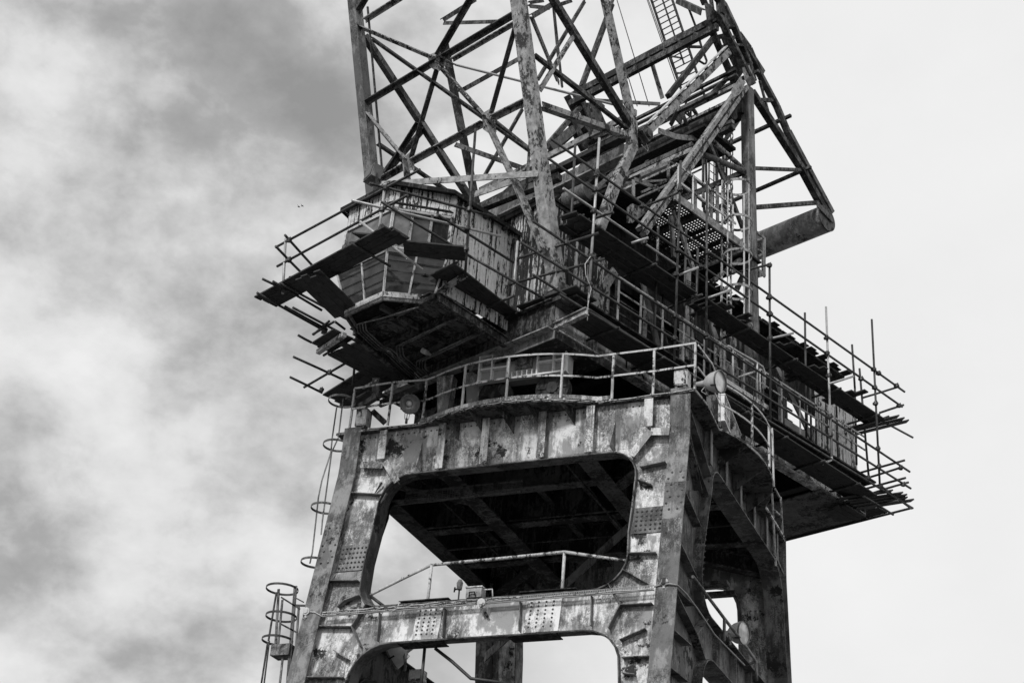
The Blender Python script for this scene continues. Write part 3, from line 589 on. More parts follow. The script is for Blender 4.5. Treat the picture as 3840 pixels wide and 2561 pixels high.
# posts and infill sheets of the open bays
for v in (-1.8, -.2, 1.4, 3.0, 4.6, 6.2, 7.6): beam(ho, 'bay_post', S(HU, v, 22), S(HU, v, 24.2), .14, .1, 'latl')
for v0, v1, z0, z1_, m_ in ((-1.7, -.4, 22.05, 22.75, 'sheet'), (-.36, 1.0, 22.05, 22.75, 'sheet'), (3.2, 4.4, 22.3, 23.9, 'sheet'), (4.7, 6.0, 22.1, 22.8, 'sheet'), (6.3, 7.5, 22.1, 23.2, 'sheet')):
    mb = MB(); mb.obox(S(HU+.02, (v0+v1)/2, (z0+z1_)/2), UPu*.012, UPv*(v1-v0)/2, Vector((0, 0, (z1_-z0)/2))); mk('infill_sheet', mb, m_, ho)
# black wall sheets standing in for the open shade behind the bays
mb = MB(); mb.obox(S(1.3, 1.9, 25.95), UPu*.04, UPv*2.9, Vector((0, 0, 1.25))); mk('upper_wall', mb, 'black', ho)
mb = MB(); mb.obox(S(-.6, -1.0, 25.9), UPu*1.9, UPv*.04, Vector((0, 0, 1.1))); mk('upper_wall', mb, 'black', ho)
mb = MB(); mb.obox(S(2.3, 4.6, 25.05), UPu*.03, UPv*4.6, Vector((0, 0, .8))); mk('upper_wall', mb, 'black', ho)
for i in range(26):
    v = 1.2+i*.325; beam(ho, 'roof_board', S(-2.8, v, ROOFZ+.06), S(2.98+random.uniform(-.08, .14), v+random.uniform(-.06, .06), ROOFZ+.06+random.uniform(-.01, .05)), .29, .03, 'board')
for v in (-1.0, .9, 2.4, 3.9, 5.3, 7.0): beam(ho, 'inner_post', S(2.25, v, 22), S(2.25, v, 24.7), .12, .12, 'lat')
for z in (22.5, 22.9, 23.3, 23.7, 24.1): beam(ho, 'inner_rail', S(2.1, -1.8, z), S(2.1, 7.6, z), .03, .05, 'lat')
for (a_, b_), w_, m_ in (((zR(900, 150), zR(912, 470)), .18, 'latl'), ((zR(932, 160), zR(940, 470)), .10, 'latl'), ((zR(1305, 390), zR(1318, 690)), .34, 'sheet'), ((zR(1250, 400), zR(1262, 640)), .12, 'plate'), ((zR(1030, 215), zR(1150, 560)), .20, 'latl'), ((zR(1410, 470), zR(1640, 940)), .2, 'plate'), ((zR(640, 0), zR(735, 400)), .2, 'plate'), ((z2(430, 1270), z2(600, 1010)), .26, 'latl'), ((zR(1180, 330), zR(1195, 600)), .14, 'latl'), ((zR(1120, 290), zR(1130, 600)), .09, 'latl')):
    beam(ho, 'frame_member', UU(a_, 3.0), UU(b_, 3.0), w_, .05, m_, up=UPu)
for v, dv in ((.4, .9), (3.4, .7), (6.0, 1.1)): beam(ho, 'diagonal_post', S(HU-.1, v, 24.2), S(HU-.1, v+dv, 22.0), .22, .06, 'lat')
# gallery of the machine house: decked walkway, white angle railing
mg = thing('machine_gallery', 'narrow side walkway of the machine house with chipped angle iron railing', 'walkway', S(3.6, 2, 21.95))
mb = MB(); mb.obox(S(3.4, 2.6, 21.93), UPu*.42, UPv*6.9, Vector((0, 0, .025))); mk('walkway_plate', mb, 'dark', mg)
for uu, z, ma in ((3.55, 23.05, 'latl'), (3.55, 23.5, 'rail'), (3.55, 22.15, 'latl')): beam(mg, 'rail', S(uu, -2.4, z), S(uu, 9.4, z), .03, .05, ma)
v = -2.4
while v < 9.5: beam(mg, 'post', S(3.55, v, 21.95), S(3.55, v, 23.5), .06, .05, 'rail'); v += .92
# ================================================================== CONTROL CAB
cab = thing('control_cab', "driver's cab with peeling vertical boards, flat canted roof and bay of grimy windows", 'cab', S(0, -6.2, 21.5))
UC = 1.5
planks(cab, S(UC, -6.62, 21.62), S(UC, -4.32, 21.62), S(UC, -6.62, 24.6), S(UC, -4.32, 24.6), .115, 'clad', UPu)
planks(cab, S(-UC, -6.62, 21.62), S(-UC, -4.32, 21.62), S(-UC, -6.62, 24.6), S(-UC, -4.32, 24.6), .23, 'clad', -UPu)
RB = [(-1.45, -6.85), (-.88, -7.85), (.52, -7.82), (1.38, -6.9)]          # sill ring
RK = [(-1.56, -6.8), (-1.2, -8.05), (.68, -8.0), (1.58, -6.8)]            # knee ring
RT = [(-1.5, -6.75), (-1.15, -7.98), (.62, -7.93), (1.5, -6.7)]           # window head ring
def ringz(Rg, z): return [S(u, v, z) for u, v in Rg]
b0, b1_, b2, b3 = ringz(RB, 21.5), ringz(RK, 22.55), ringz(RT, 23.92), ringz(RT, 24.6)
for i in range(3):
    nrm = (b1_[i+1]-b1_[i]).cross(Vector((0, 0, 1))).normalized()*1
    if nrm.dot(b1_[i]-S(0, -5, 22)) < 0: nrm = -nrm
    # lower sloping glazing split in lights, with bars
    nl = 2
    for j in range(nl):
        a, b = j/nl, (j+1)/nl; q = [b0[i].lerp(b0[i+1], a), b0[i].lerp(b0[i+1], b), b1_[i].lerp(b1_[i+1], b), b1_[i].lerp(b1_[i+1], a)]
        mb = MB(); mb.hexa([x-nrm*.02 for x in q]+[x-nrm*.005 for x in q]); mk('window_pane', mb, 'glass', cab)
        beam(cab, 'glazing_bar', q[0]+nrm*.01, q[3]+nrm*.01, .05, .04, 'frame', up=nrm)
        if j == nl-1: beam(cab, 'glazing_bar', q[1]+nrm*.01, q[2]+nrm*.01, .05, .04, 'frame', up=nrm)
    # guard wires behind the lower glass
    for k in (.3, .55, .8): beam(cab, 'guard_wire', b0[i].lerp(b1_[i], k)+nrm*.015, b0[i+1].lerp(b1_[i+1], k)+nrm*.015, .012, .012, 'dark')
    # upper windows
    lt = 3 if i == 2 else 1
    for j in range(lt):
        a, b = j/lt, (j+1)/lt; lo, hi = 22.7, 23.92
        def pt(t_, z): k = (z-22.55)/(23.92-22.55); return b1_[i].lerp(b1_[i+1], t_).lerp(b2[i].lerp(b2[i+1], t_), k)
        q = [pt(a, lo), pt(b, lo), pt(b, hi), pt(a, hi)]
        opn = (i == 2 and j == 2)
        mb = MB(); mb.hexa([x-nrm*.03 for x in q]+[x-nrm*.015 for x in q]); mk('window_pane', mb, 'black' if opn else ('glassl' if j == 0 else 'glass'), cab)
        for e0, e1 in ((0, 1), (1, 2), (2, 3), (3, 0)): beam(cab, 'window_frame', q[e0]+nrm*.01, q[e1]+nrm*.01, .07, .05, 'frame', up=nrm)
    # knee band
    mb = MB(); k0, k1 = b1_[i], b1_[i+1]; mb.hexa([k0, k1, k1+Vector((0, 0, .14)), k0+Vector((0, 0, .14)), k0+nrm*.03, k1+nrm*.03, k1+nrm*.03+Vector((0, 0, .14)), k0+nrm*.03+Vector((0, 0, .14))]); mk('knee_band', mb, 'plate', cab)
    planks(cab, b2[i]+Vector((0, 0, .05)), b2[i+1]+Vector((0, 0, .05)), b3[i], b3[i+1], .115, 'clad', nrm)
    beam(cab, 'sill_beam', b0[i]+Vector((0, 0, -.07)), b0[i+1]+Vector((0, 0, -.07)), .09, .15, 'frame')
    beam(cab, 'sill_beam', b0[i]+Vector((0, 0, -.2)), b0[i+1]+Vector((0, 0, -.2)), .05, .09, 'plate')
beam(cab, 'corner_post', S(1.5, -6.72, 21.5), S(1.52, -6.68, 24.6), .1, .1, 'frame')
for s in (-1, 1):
    q = [S(s*1.38, -6.9, 21.5), S(s*UC, -6.5, 21.5), S(s*UC, -6.6, 22.6), S(s*1.57, -6.8, 22.6)]; mb = MB(); mb.hexa(q+[x+UPu*.02*s for x in q]); mk('side_panel', mb, 'dark', cab)
rf = [(-1.62, -6.9), (-1.3, -8.15), (.72, -8.12), (1.66, -6.85), (1.66, -4.2), (-1.62, -4.2)]
mb = MB(); mb.prism([[S(u, v, 24.62) for u, v in rf]], (0, 0, .05)); mk('roof', mb, 'dark', cab)
mb = MB(); mb.ribbon([S(u*1.02, v-.02, 0) for u, v in rf], (0, 0, 24.52), (0, 0, 24.64), .03, closed=True); mk('roof_edge_board', mb, 'dark', cab)
mb = MB(); mb.ribbon([S(u, v, 24.0) for u, v in ((.5, -8.05), (.75, -7.98), (1.62, -6.75))], (0, 0, 0), Vector((0, 0, .0))+(-UPv*.16+UPu*.05)-Vector((0, 0, .04)), .03); mk('window_hood', mb, 'dark', cab)
beam(cab, 'rain_pipe', S(1.58, -4.5, 24.4), S(1.56, -4.5, 22.0), .08, ma='dark', kind='tube')
for v in (-6.3, -5.6, -4.9): mb = MB(); mb.obox(S(1.6, v, 24.52), UPu*.12, UPv*.05, Vector((0, 0, .04))); mk('rafter_end', mb, 'dark', cab)
# cab floor frame seen from below
mb = MB(); mb.prism([[S(u, v, 21.46) for u, v in ((-1.4, -6.9), (-.85, -7.8), (.5, -7.78), (1.34, -6.9), (1.5, -4.5), (-1.8, -4.5))]], (0, 0, .04)); mk('floor', mb, 'black', cab)
for u0, u1 in ((1.82, 1.6), (-1.25, -1.9)): beam(cab, 'floor_beam', S(u0, -7.15, 21.2), S(u1, -4.5, 21.2), .16, .28, 'under', 'I')
for v in (-7.1, -6.2, -5.3): beam(cab, 'floor_joist', S(-1.4, v, 21.3), S(1.7, v, 21.3), .1, .14, 'lat')
beam(cab, 'floor_joist', S(.2, -7.6, 21.3), S(.2, -4.5, 21.3), .1, .14, 'lat')
for i in range(18):
    u0 = -1.4+.17*i; 
    mb = MB(); mb.obox(S(u0, -5.9, 21.42), UPu*.08, UPv*1.3, Vector((0, 0, .012))); mk('floor_board', mb, 'under', cab)
cb = thing('cable_bundle', 'bundles of curved cables clipped under the floor of the driver cab', 'cables', S(-.5, -6, 21.2))
def cabline(pts, n_, dx, ma='cable'):
    for j in range(n_):
        P = [Vector(p)+UPu*dx[0]*j+UPv*dx[1]*j for p in pts]; Q_ = []
        for i in range(len(P)):
            if 0 < i < len(P)-1: Q_ += [P[i].lerp(P[i-1], .12), P[i].lerp(P[i-1], .03).lerp(P[i+1], .03), P[i].lerp(P[i+1], .12)]
            else: Q_.append(P[i])
        mb = MB(); mb.tube(Q_, .02, 6); mk('cable', mb, 'plate', cb, True)
zz = 21.12
cabline([UZ(zBL(*p), zz) for p in ((1150, 20), (930, 90), (760, 130), (770, 190), (900, 310), (960, 330), (1180, 540))], 4, (.085, .02))
cabline([UZ(zBL(*p), zz) for p in ((1450, 100), (1200, 220), (1050, 290), (1060, 370), (1240, 520))], 3, (.085, .03))
cabline([UZ(zBL(*p), zz) for p in ((1610, 210), (1350, 330), (1200, 400), (1200, 460), (1310, 550))], 4, (.08, .03))
pc = UZ(zBL(1240, 320), 21.0); mb = MB(); mb.tube([pc, pc+UPv*.2], .07, 10); mb.tube([pc+UPv*.2, pc+UPv*.3], .04, 8); tag(mk('bulkhead_lamp', mb, 'lamp', None, True, pc), 'tiny pale bulkhead lamp between the cable bundles under the cab floor', 'lamp')

# ================================================================== JIB
J = thing('jib', 'tall riveted lattice jib rising out of frame, pale flaking front legs and dark crossed bracing', 'crane jib', S(0, -4.3, 21.9))
A0, A1 = UU((2090, 1090), H0), UU((1944, 0), H0)
dz = (A1-A0); Atop = A0+dz*1.7
def mirr(p): q = toS(p); return SW(-q.x, q.y, q.z)
def sym(par, name, p, q, w_, h_=None, ma='lat', kind='bar', both=True, up=None):
    up = up or UPu
    beam(par, name, p, q, w_, h_, ma, kind, up)
    if both: beam(par, name, mirr(p), mirr(q), w_, h_, 'lat' if ma in ('chord', 'latl') else ma, kind, up)
beam(J, 'front_leg', A0, A0+dz*.38, .34, .36, 'chord', up=UPu); beam(J, 'front_leg', A0+dz*.38, Atop, .32, .34, 'chord', up=UPu)
beam(J, 'front_leg', mirr(A0), mirr(Atop), .30, .32, 'plate', up=UPu)
ND = UU((2385, 520), H0)
sym(J, 'rear_leg', ND, ND+(UU((2268, 0), H0)-ND)*1.35, .19, .19, 'latl')
sym(J, 'diagonal_leg', UU((2410, 545), H0), UU((2410, 545), H0)+(UU((2075, 0), H0)-UU((2410, 545), H0))*1.4, .19, .19, 'lat')
sym(J, 'pivot_leg', UU((2368, 455), H0), UU((2370, 570), H0), .25, .25, 'latl')
sym(J, 'pivot_leg', UU((2372, 550), H0), UU((2318, 665), H0), .25, .25, 'latl')
sym(J, 'pivot_leg', UU((2322, 650), H0), UU((2232, 900), H0), .25, .25, 'latl')
sym(J, 'brace', UU((2035, 392), H0), UU((2355, 505), H0), .17, None, 'latl', 'L')
sym(J, 'brace', UU((2008, 205), H0), UU((2355, 480), H0), .09, None, 'lat', 'L')
sym(J, 'brace', UU((2156, 131), H0), UU((2026, 342), H0), .10, None, 'latl', 'L')
beam(J, 'brace', UU((2192, 0), H0-1.5), UU((2016, 293), H0-1.5), .09, None, 'lat', 'L')
beam(J, 'brace', UU((1993, 65), H0), UU((2092, 306), -H0), .12, None, 'lat', 'L')
beam(J, 'brace', UU((2297, 0), -H0), UU((2178, 322), -H0), .22, None, 'lat', 'L')
beam(J, 'brace', UU((1704, 243), -H0), UU((2330, 400), H0), .13, .03, 'sheet')
# front face between the two front legs
_n = dz.cross(UPu).normalized()
def FJ(x, y): return hit(zJ(x, y), tuple(_n), _n.dot(A0))
def fb(x0, y0, x1, y1, w_, ma='lat', kind='L'): w_ *= .82; return beam(J, 'brace', FJ(x0, y0), FJ(x1, y1), w_, .04 if kind == 'bar' else None, ma, kind, up=_n)
for a in ((375, 885, 1665, 118, .17, 'lat'), (300, 215, 975, 500, .15, 'latl'), (290, 175, 405, -20, .16, 'lat'), (1000, 475, 1290, -20, .16, 'lat'), (990, 540, 1390, 990, .17, 'latl'),
          (985, 590, 768, 1335, .17, 'lat'), (1662, 165, 1440, 960, .16, 'lat'), (378, 930, 725, 1350, .16, 'latl'), (500, 1530, 725, 1400, .18, 'latl'), (780, 1365, 1380, 1045, .18, 'latl'), (1460, 1000, 1740, 860, .18, 'latl'),
          (385, 180, 690, -10, .15, 'latl'), (440, 330, 1800, 1295, .15, 'lat'), (1480, 1030, 1800, 1290, .15, 'lat')):
    fb(*a)
fb(1410, 1040, 1660, 1580, .24, 'latl'); P0, P1 = FJ(1650, 1555), FJ(1650, 1555)
for a in ((1120, 508, 1640, 205, .12, 'latl'), (560, 1470, 830, 1040, .12, 'lat'), (870, 1040, 1210, 1567, .14, 'lat')): fb(*a)
beam(J, 'brace', UU((2233, 375), 0), UU((2476, 389), 1.5), .1, None, 'lat', 'L')
for p_, q_, w_ in ((zM(895, 140), zM(1015, 1290), .06), (zM(880, 60), zM(960, 900), .05), (zM(610, 800), zM(1620, 1567), .11), (zM(520, 30), zM(720, 0), .08), (zM(515, 80), zM(800, 110), .09), (zM(540, 220), zM(830, 50), .14), (zM(985, 50), zM(1130, 0), .09)):
    beam(J, 'brace', UU(p_, 1.0), UU(q_, 1.0), w_, None, 'lat', 'L')
# long light member running down past the house roof
beam(J, 'brace', FJ(1645, 1540), UU(z1(2240, 880), H0), .24, None, 'latl', 'L', up=_n)
fb(725, 1370, 745, 1590, .26, 'latl')
def gus(cx, cy, pts, ma='latl'):
    mb = MB(); c = [FJ(cx+x, cy+y)-_n*.03 for x, y in pts]; mb.prism([c], _n*.02); g_ = mk('gusset', mb, ma, J); r_ = MB()
    for x, y in pts:
        for k in (.45, .72): r_.dome(FJ(cx+x*k, cy+y*k)-_n*.03, -_n if (-_n).dot(CAM-A0) > 0 else _n, .03)
    r_ = mk('rivet', r_, ma, g_); r_['kind'] = 'stuff'
gus(985, 520, [(-75, -50), (20, -90), (75, -30), (60, 60), (0, 90), (-60, 40)])
gus(1425, 1030, [(-60, -70), (20, -120), (55, -60), (60, 80), (35, 120), (-50, 60)])
gus(752, 1370, [(-40, -50), (20, -95), (40, -40), (45, 60), (-30, 70)])
# horizontal light beams at the jib foot, and far face members
def fz(p, q, w_, ma='lat', kind='L', u0=None, u1=None, name='brace'): return beam(J, name, UU(p, u0), UU(q, u1), w_, None, ma, kind)
fz(zJ(440, 330), zJ(1200, 1567), .28, 'lat', 'bar', -H0, -H0) if False else None
fz(zJ(1125, 545), zJ(990, 470), .12, 'lat', 'L', -H0, H0-2)
fz(zJ(1165, 765), zJ(1690, 475), .12, 'lat', 'L', -H0, -H0+1)
fz(zJ(1145, 1210), zJ(1815, 1445), .14, 'lat', 'L', -H0, -H0+2)
fz(zJ(870, 1060), zJ(530, 1460), .16, 'lat', 'L', -H0, -H0)
fz(zJ(1700, 905), zJ(1375, 1475), .10, 'lat', 'L', -H0, -H0)
fz(zJ(1020, 160), zJ(1290, -10), .12, 'lat', 'L', -H0, -H0)
fz(zJ(1050, 190), zJ(1545, 175), .09, 'lat', 'L', -H0, 0)
fz(z1(1050, 368), z1(2200, 290), .16, 'latl', 'L', -1.0, H0)
fz(z1(1740, 440), z1(2330, 230), .18, 'latl', 'L', 0.5, H0)
fz(z1(1740, 560), z1(2351, 320), .2, 'lat', 'bar', 0.5, H0)
beam(J, 'thin_rod', FJ(400, 60), FJ(525, 1470), .05, .05, 'lat'); beam(J, 'thin_rod', FJ(1770, 1080), FJ(1735, 1600), .08, .03, 'latl')
beam(J, 'pivot_beam', S(-H0, -4.1, 22.3), S(H0, -4.1, 22.3), .3, .4, 'lat')
for s in (-1, 1):
    mb = MB(); mb.obox(S(s*H0, -4.2, 22.1), UPu*.28, UPv*.3, Vector((0, 0, .25))); mk('foot_bracket', mb, 'lat', J)
# floodlight box on the far front leg
# ================================================================== MAST (A-frame)
MA = thing('mast', 'riveted A shaped mast with upright columns, sloping struts and rocking heads behind the jib', 'crane mast', S(0, 4, 22))
VC = 3.9
ctop = UU((2806, 320), H0)
sym(MA, 'column', S(H0, VC+.15, 21.95), S(H0, VC-.12, 33.9), .25, .30, 'plate')
for k in (-1, 1): sym(MA, 'column_flange', S(H0+k*.0, VC+.15, 21.95)+UPv*k*.17, S(H0, VC-.12, 33.9)+UPv*k*.15, .29, .03, 'plate', up=UPv)
HT = UU((2790, 320), H0+.1); FB = UU((2405, 870), H0+.1)
for k in (-1, 1):
    sd_ = (HT-FB).cross(UPu).normalized()*.10*k
    sym(MA, 'strut_channel', FB+sd_, HT+sd_, .12, .2, 'latl')
for i in range(16):
    p = FB.lerp(HT, (i+.5)/16); sd_ = (HT-FB).cross(UPu).normalized()*.1; beam(MA, 'lacing', p-sd_+(HT-FB)*.012, p+sd_-(HT-FB)*.012, .05, .02, 'latl')
mb = MB(); c = [UU(zG(*p), H0+.26) for p in ((1470, 1130), (1340, 1330), (1345, 1450), (1450, 1400), (1530, 1290), (1480, 1130))]; mb.prism([c], UPu*.02); mk('gusset', mb, 'latl', MA)
Lk0, Lk1 = UU((2418, 507), H0+.1), UU((2733, 195), H0+.1)
sym(MA, 'link_arm', Lk0, Lk1, .21, .12, 'latl'); sd_ = (Lk1-Lk0).cross(UPu).normalized()
up_ = sd_*(1 if sd_.z > 0 else -1)
beam(MA, 'link_flange', Lk0.lerp(Lk1, .05)+up_*.19, Lk1+up_*.19, .04, .14, 'rail', up=UPu)
for i in range(9): p = Lk0.lerp(Lk1, (i+.7)/9.2); beam(MA, 'batten', p+up_*.1, p+up_*.19+(Lk1-Lk0)*.02, .05, .1, 'lat', up=UPu)
mb = MB(); mb.tube([Lk0-UPu*.25, Lk0+UPu*.2], .14, 12); mk('pin', mb, 'lat', MA)
mb = MB(); mb.obox(Lk0, UPu*.12, (Lk1-Lk0).normalized()*.18, sd_*.2); mk('pin_block', mb, 'lat', MA)
sym(MA, 'tie_bar', UU((2676, 143), H0-.3), UU((2505, 362), H0-.3), .16, .16, 'lat')
sym(MA, 'column_brace', UU((2671, 528), H0), UU((2790, 636), H0), .15, None, 'latl', 'tube')
sym(MA, 'column_brace', UU((2636, 580), H0), UU((2784, 640), H0), .2, None, 'lat', 'tube')
sym(MA, 'column_brace', UU((2660, 538), H0), UU((2717, 682), H0), .14, .08, 'lat')
# rocking heads with slotted plates
def headset(mirror):
    T = mirr if mirror else (lambda p: p)
    hd = mk('rocking_head', MB().prism([[T(UU(zG(*p), H0-.35)) for p in ((975, 310), (1165, 265), (1260, 480), (1420, 850), (1500, 1080), (1400, 1260), (1300, 1030), (1130, 690), (1000, 390))],
        [T(UU(zG(*p), H0-.35)) for p in ((1085, 400), (1180, 400), (1215, 500), (1130, 520))], [T(UU(zG(*p), H0-.35)) for p in ((1165, 580), (1195, 580), (1225, 660), (1195, 670))],
        [T(UU(zG(*p), H0-.35)) for p in ((1280, 860), (1310, 860), (1365, 975), (1335, 985))]], UPu*.03), 'lat', MA)
    def hb(a, b, w_, h_=.12, u=H0, ma='lat'):
        if mirror and min(a[1], b[1]) < 200: return
        h_ = min(h_, .2); beam(hd, 'rib', T(UU(zG(*a), u)), T(UU(zG(*b), u)), w_, h_, ma, up=UPu)
    hb((1150, 225), (1660, 1250), .14, .3, H0+.1, 'latl' if False else 'lat'); hb((985, 300), (1400, 1260), .10, .3, H0-.3)
    hb((1385, 400), (1610, 960), .14, .35, H0+.05); hb((1600, 950), (1670, 1200), .12, .3, H0+.05)
    for a, b, w_ in (((1240, 395), (1395, 405), .08), ((1350, 670), (1500, 685), .08), ((1480, 965), (1600, 970), .08)): hb(a, b, w_, .35, H0+.05)
    hb((1330, 620), (1450, 690), .14, .04, H0-.1); hb((1380, 540), (1340, 640), .08, .1); hb((1420, 750), (1480, 950), .18, .03, H0-.15)
    mb = MB(); mb.prism([[T(UU(zG(*p), H0+.1)) for p in ((1500, 1000), (1590, 970), (1680, 1170), (1650, 1260), (1590, 1265), (1540, 1180))]], UPu*.05*(-1 if mirror else 1)); mk('lower_lug', mb, 'latl', hd)
    if not mirror:
        mb = MB(); mb.prism([[T(UU(zG(*p), H0-.1)) for p in ((945, 60), (990, 60), (1145, 215), (1160, 260), (980, 312))]], UPu*.04); mk('gusset', mb, 'lat', hd)
        mb = MB(); mb.prism([[T(UU(zG(*p), H0+.1)) for p in ((1120, 190), (1150, 50), (1240, 80), (1350, 260), (1395, 405), (1240, 395), (1170, 260))]], UPu*.04); mk('gusset', mb, 'lat', hd)
    hb((1160, -160), (1190, 215), .2, .25, H0+.1); hb((1030, -100), (1070, 190), .1, .1, H0-.2); hb((895, -80), (955, 70), .16, .16, H0-.3)
    hb((1230, 70), (1390, 410), .12, .3, H0+.1, 'plate'); hb((1110, -60), (1230, 90), .2, .3, H0+.1)
    bt = MB(); bt.tube([T(UU(zG(1630, 1190), H0-.4)), T(UU(zG(1630, 1190), H0+.25))], .14, 14); mk('pivot_pin', bt, 'plate', hd)
headset(False); headset(True)
beam(MA, 'brace', UU(zG(570, -20), 0), UU(zG(940, 150), H0-.3), .18, None, 'lat', 'L')
CB0, CB1 = UU(zG(1170, 258), H0-.1), None
def tbeam(p, z=None, w_=.2, h_=.2, ma='lat', kind='bar', u0=-H0, u1=H0, par=None, name='cross_beam', plane=H0):
    q = toS(UU(p, plane)); return beam(par or MA, name, SW(u0, q.y, q.z), SW(u1, q.y, q.z), w_, h_, ma, kind, up=(0, 0, 1))
tbeam(zG(1165, 265), w_=.16, h_=.26, plane=H0-.1); tbeam(zG(1030, 455), w_=.16, h_=.24, ma='lat', plane=H0-.3)
q0 = toS(UU(zG(1165, 265), H0-.1)); q1 = toS(UU(zG(1030, 455), H0-.3))
for i in range(10):
    ua, ub = -H0+i*.64, -H0+(i+1)*.64
    beam(MA, 'lacing', SW(ua, q0.y, q0.z), SW(ub, q1.y, q1.z), .09, .03, 'lat', up=(UPv+Vector((0, 0, 1))).normalized())
beam(MA, 'hanger', UU(zG(165, 900), .3), UU(zG(330, 1450), .3), .14, .05, 'latl')
mb = MB(); mb.prism([[UU(zG(*p), .3) for p in ((100, 890), (190, 870), (180, 990), (160, 985))]], UPu*.03); mk('gusset', mb, 'lat', MA)
# cross girders of the mast and jib foot
tbeam((2795, 400), w_=.4, h_=.62, ma='dark', name='cross_girder'); tbeam((2790, 368), w_=.42, h_=.10, ma='latl', name='cross_girder')
q = toS(UU((2770, 440), H0)); beam(MA, 'torque_tube', SW(-H0, q.y-.3, q.z), SW(H0, q.y-.3, q.z), .5, ma='dark', kind='tube')
tbeam((2350, 565), w_=.12, h_=.42, ma='plate', name='cross_girder'); tbeam((2348, 590), w_=.34, h_=.05, ma='latl', name='cross_girder')
tbeam((2345, 442), w_=.10, h_=.2, ma='latl', plane=H0-.4); tbeam((2352, 508), w_=.26, h_=.16, ma='dark', plane=H0-.4)
tbeam((2720, 470), w_=.14, h_=.12, ma='latl', plane=H0-.3); tbeam((2722, 490), w_=.2, h_=.14, ma='lat', plane=H0-.3)
tbeam((2790, 645), w_=.14, h_=.14, ma='lat'); tbeam((2690, 345), w_=.12, h_=.12, ma='lat')
q = toS(UU((2700, 560), 2.4)); mb = MB(); mb.obox(SW(.6, q.y-.5, q.z), UPu*2.2, UPv*.8, Vector((0, 0, .05))); mk('machinery_floor', mb, 'black', MA)
q = toS(UU((2600, 640), 2.4)); mb = MB(); mb.obox(SW(.6, q.y, q.z), UPu*1.4, UPv*.7, Vector((0, 0, .12))); mk('machinery_bed', mb, 'black', MA)
sh = thing('rope_sheave', 'dark spoked rope sheave between the mast struts', 'pulley', UU((2590, 440), 1.0)); c = UU((2590, 440), 1.0)
mb = MB(); mb.ribbon([c+(UPv*math.cos(R(a))+Vector((0, 0, math.sin(R(a)))))*.42 for a in range(0, 360, 15)], -UPu*.06, UPu*.06, .06, closed=True); mk('rim', mb, 'lat', sh)
mb = MB()
for a in range(0, 180, 45): d = (UPv*math.cos(R(a))+Vector((0, 0, math.sin(R(a)))))*.4; mb.bar(c-d, c+d, .05, .05, UPu)
mk('spoke', mb, 'lat', sh)
beam(MA, 'bracket_plate', UU(zF(560, 310), 1.6), UU(zF(610, 110), 1.6), .28, .05, 'plate', up=UPu); beam(MA, 'bracket_plate', UU(zF(450, 350), 1.6), UU(zF(560, 130), 1.6), .14, .05, 'dark', up=UPu)
P = [UU(zF(*p), 2.2) for p in ((270, 430), (380, 470), (520, 520), (700, 540), (860, 540))]
mb = MB(); mb.ribbon(P, (0, 0, -.1), (0, 0, .1), .03); mk('curved_guard', mb, 'latl', MA)
tbeam((2732, 275), w_=.1, h_=.1, plane=H0-.3); tbeam((2736, 295), w_=.12, h_=.06, plane=H0-.3); tbeam((2750, 327), w_=.12, h_=.12, ma='latl', plane=H0-.2)
beam(MA, 'tie_bar', UU((2652, 372), 2.6), UU((2739, 281), 2.6), .15, .1, 'lat', up=UPu); beam(MA, 'tie_bar', UU((2710, 540), 2.2), UU((2782, 432), 2.2), .12, .08, 'lat', up=UPu)
for a, b, w_ in ((zF(1050, 560), zF(1290, 1230), .12), (zF(700, 1080), zF(1060, 1330), .08), (zF(440, 890), zF(760, 1110), .07), (zF(560, 960), zF(1000, 800), .06), (zF(560, 1160), zF(900, 1000), .06)): beam(MA, 'stay', UU(a, 2.4), UU(b, 2.4), w_, .05, 'lat', up=UPu)
# long struts running back under the jib
for a, b, w_, ma in ((zN(240, 690), zN(690, 330), .28, 'plate'), (zN(560, 300), zN(760, 720), .3, 'lat'), (zN(700, 300), zN(1060, 760), .3, 'lat'), (zN(1040, 560), zN(1180, 740), .3, 'lat'), (zN(720, 330), zN(860, 560), .25, 'lat')):
    beam(MA, 'far_strut', UU(a, -H0+.3), UU(b, -H0+.3), w_, w_*.7, ma, up=UPu)
for a, b, w_, ma, u in ((zN(1700, 900), zN(1270, 1480), .2, 'lat', .5), (zN(640, 1230), zN(1260, 880), .12, 'lat', 1), (zN(700, 1500), zN(1220, 1000), .1, 'latl', 1), (zN(280, 1310), zN(700, 1000), .16, 'lat', 0), (zN(420, 1470), zN(880, 1100), .14, 'lat', .5), (zN(1000, 1060), zN(1300, 1440), .2, 'lat', -1), (zN(1640, 1100), zN(1270, 1320), .14, 'lat', 0)):
    beam(MA, 'far_strut', UU(a, u), UU(b, u), w_, w_*.6, ma, up=UPu)
for a, b, w_, ma in ((zN(1370, 1090), zN(2351, 640), .16, 'lat'), (zN(1380, 1140), zN(2351, 720), .16, 'latl')):
    pa, pb = UU(a, .4), UU(b, 2.6); beam(MA, 'cross_beam', pa, pb, w_, w_, ma)
dr = UU(zN(690, 1380), 1.6); mb = MB(); mb.tube([dr-UPu*.5, dr+UPu*.35], .28, 16); mk('drum', mb, 'plate', MA, True)
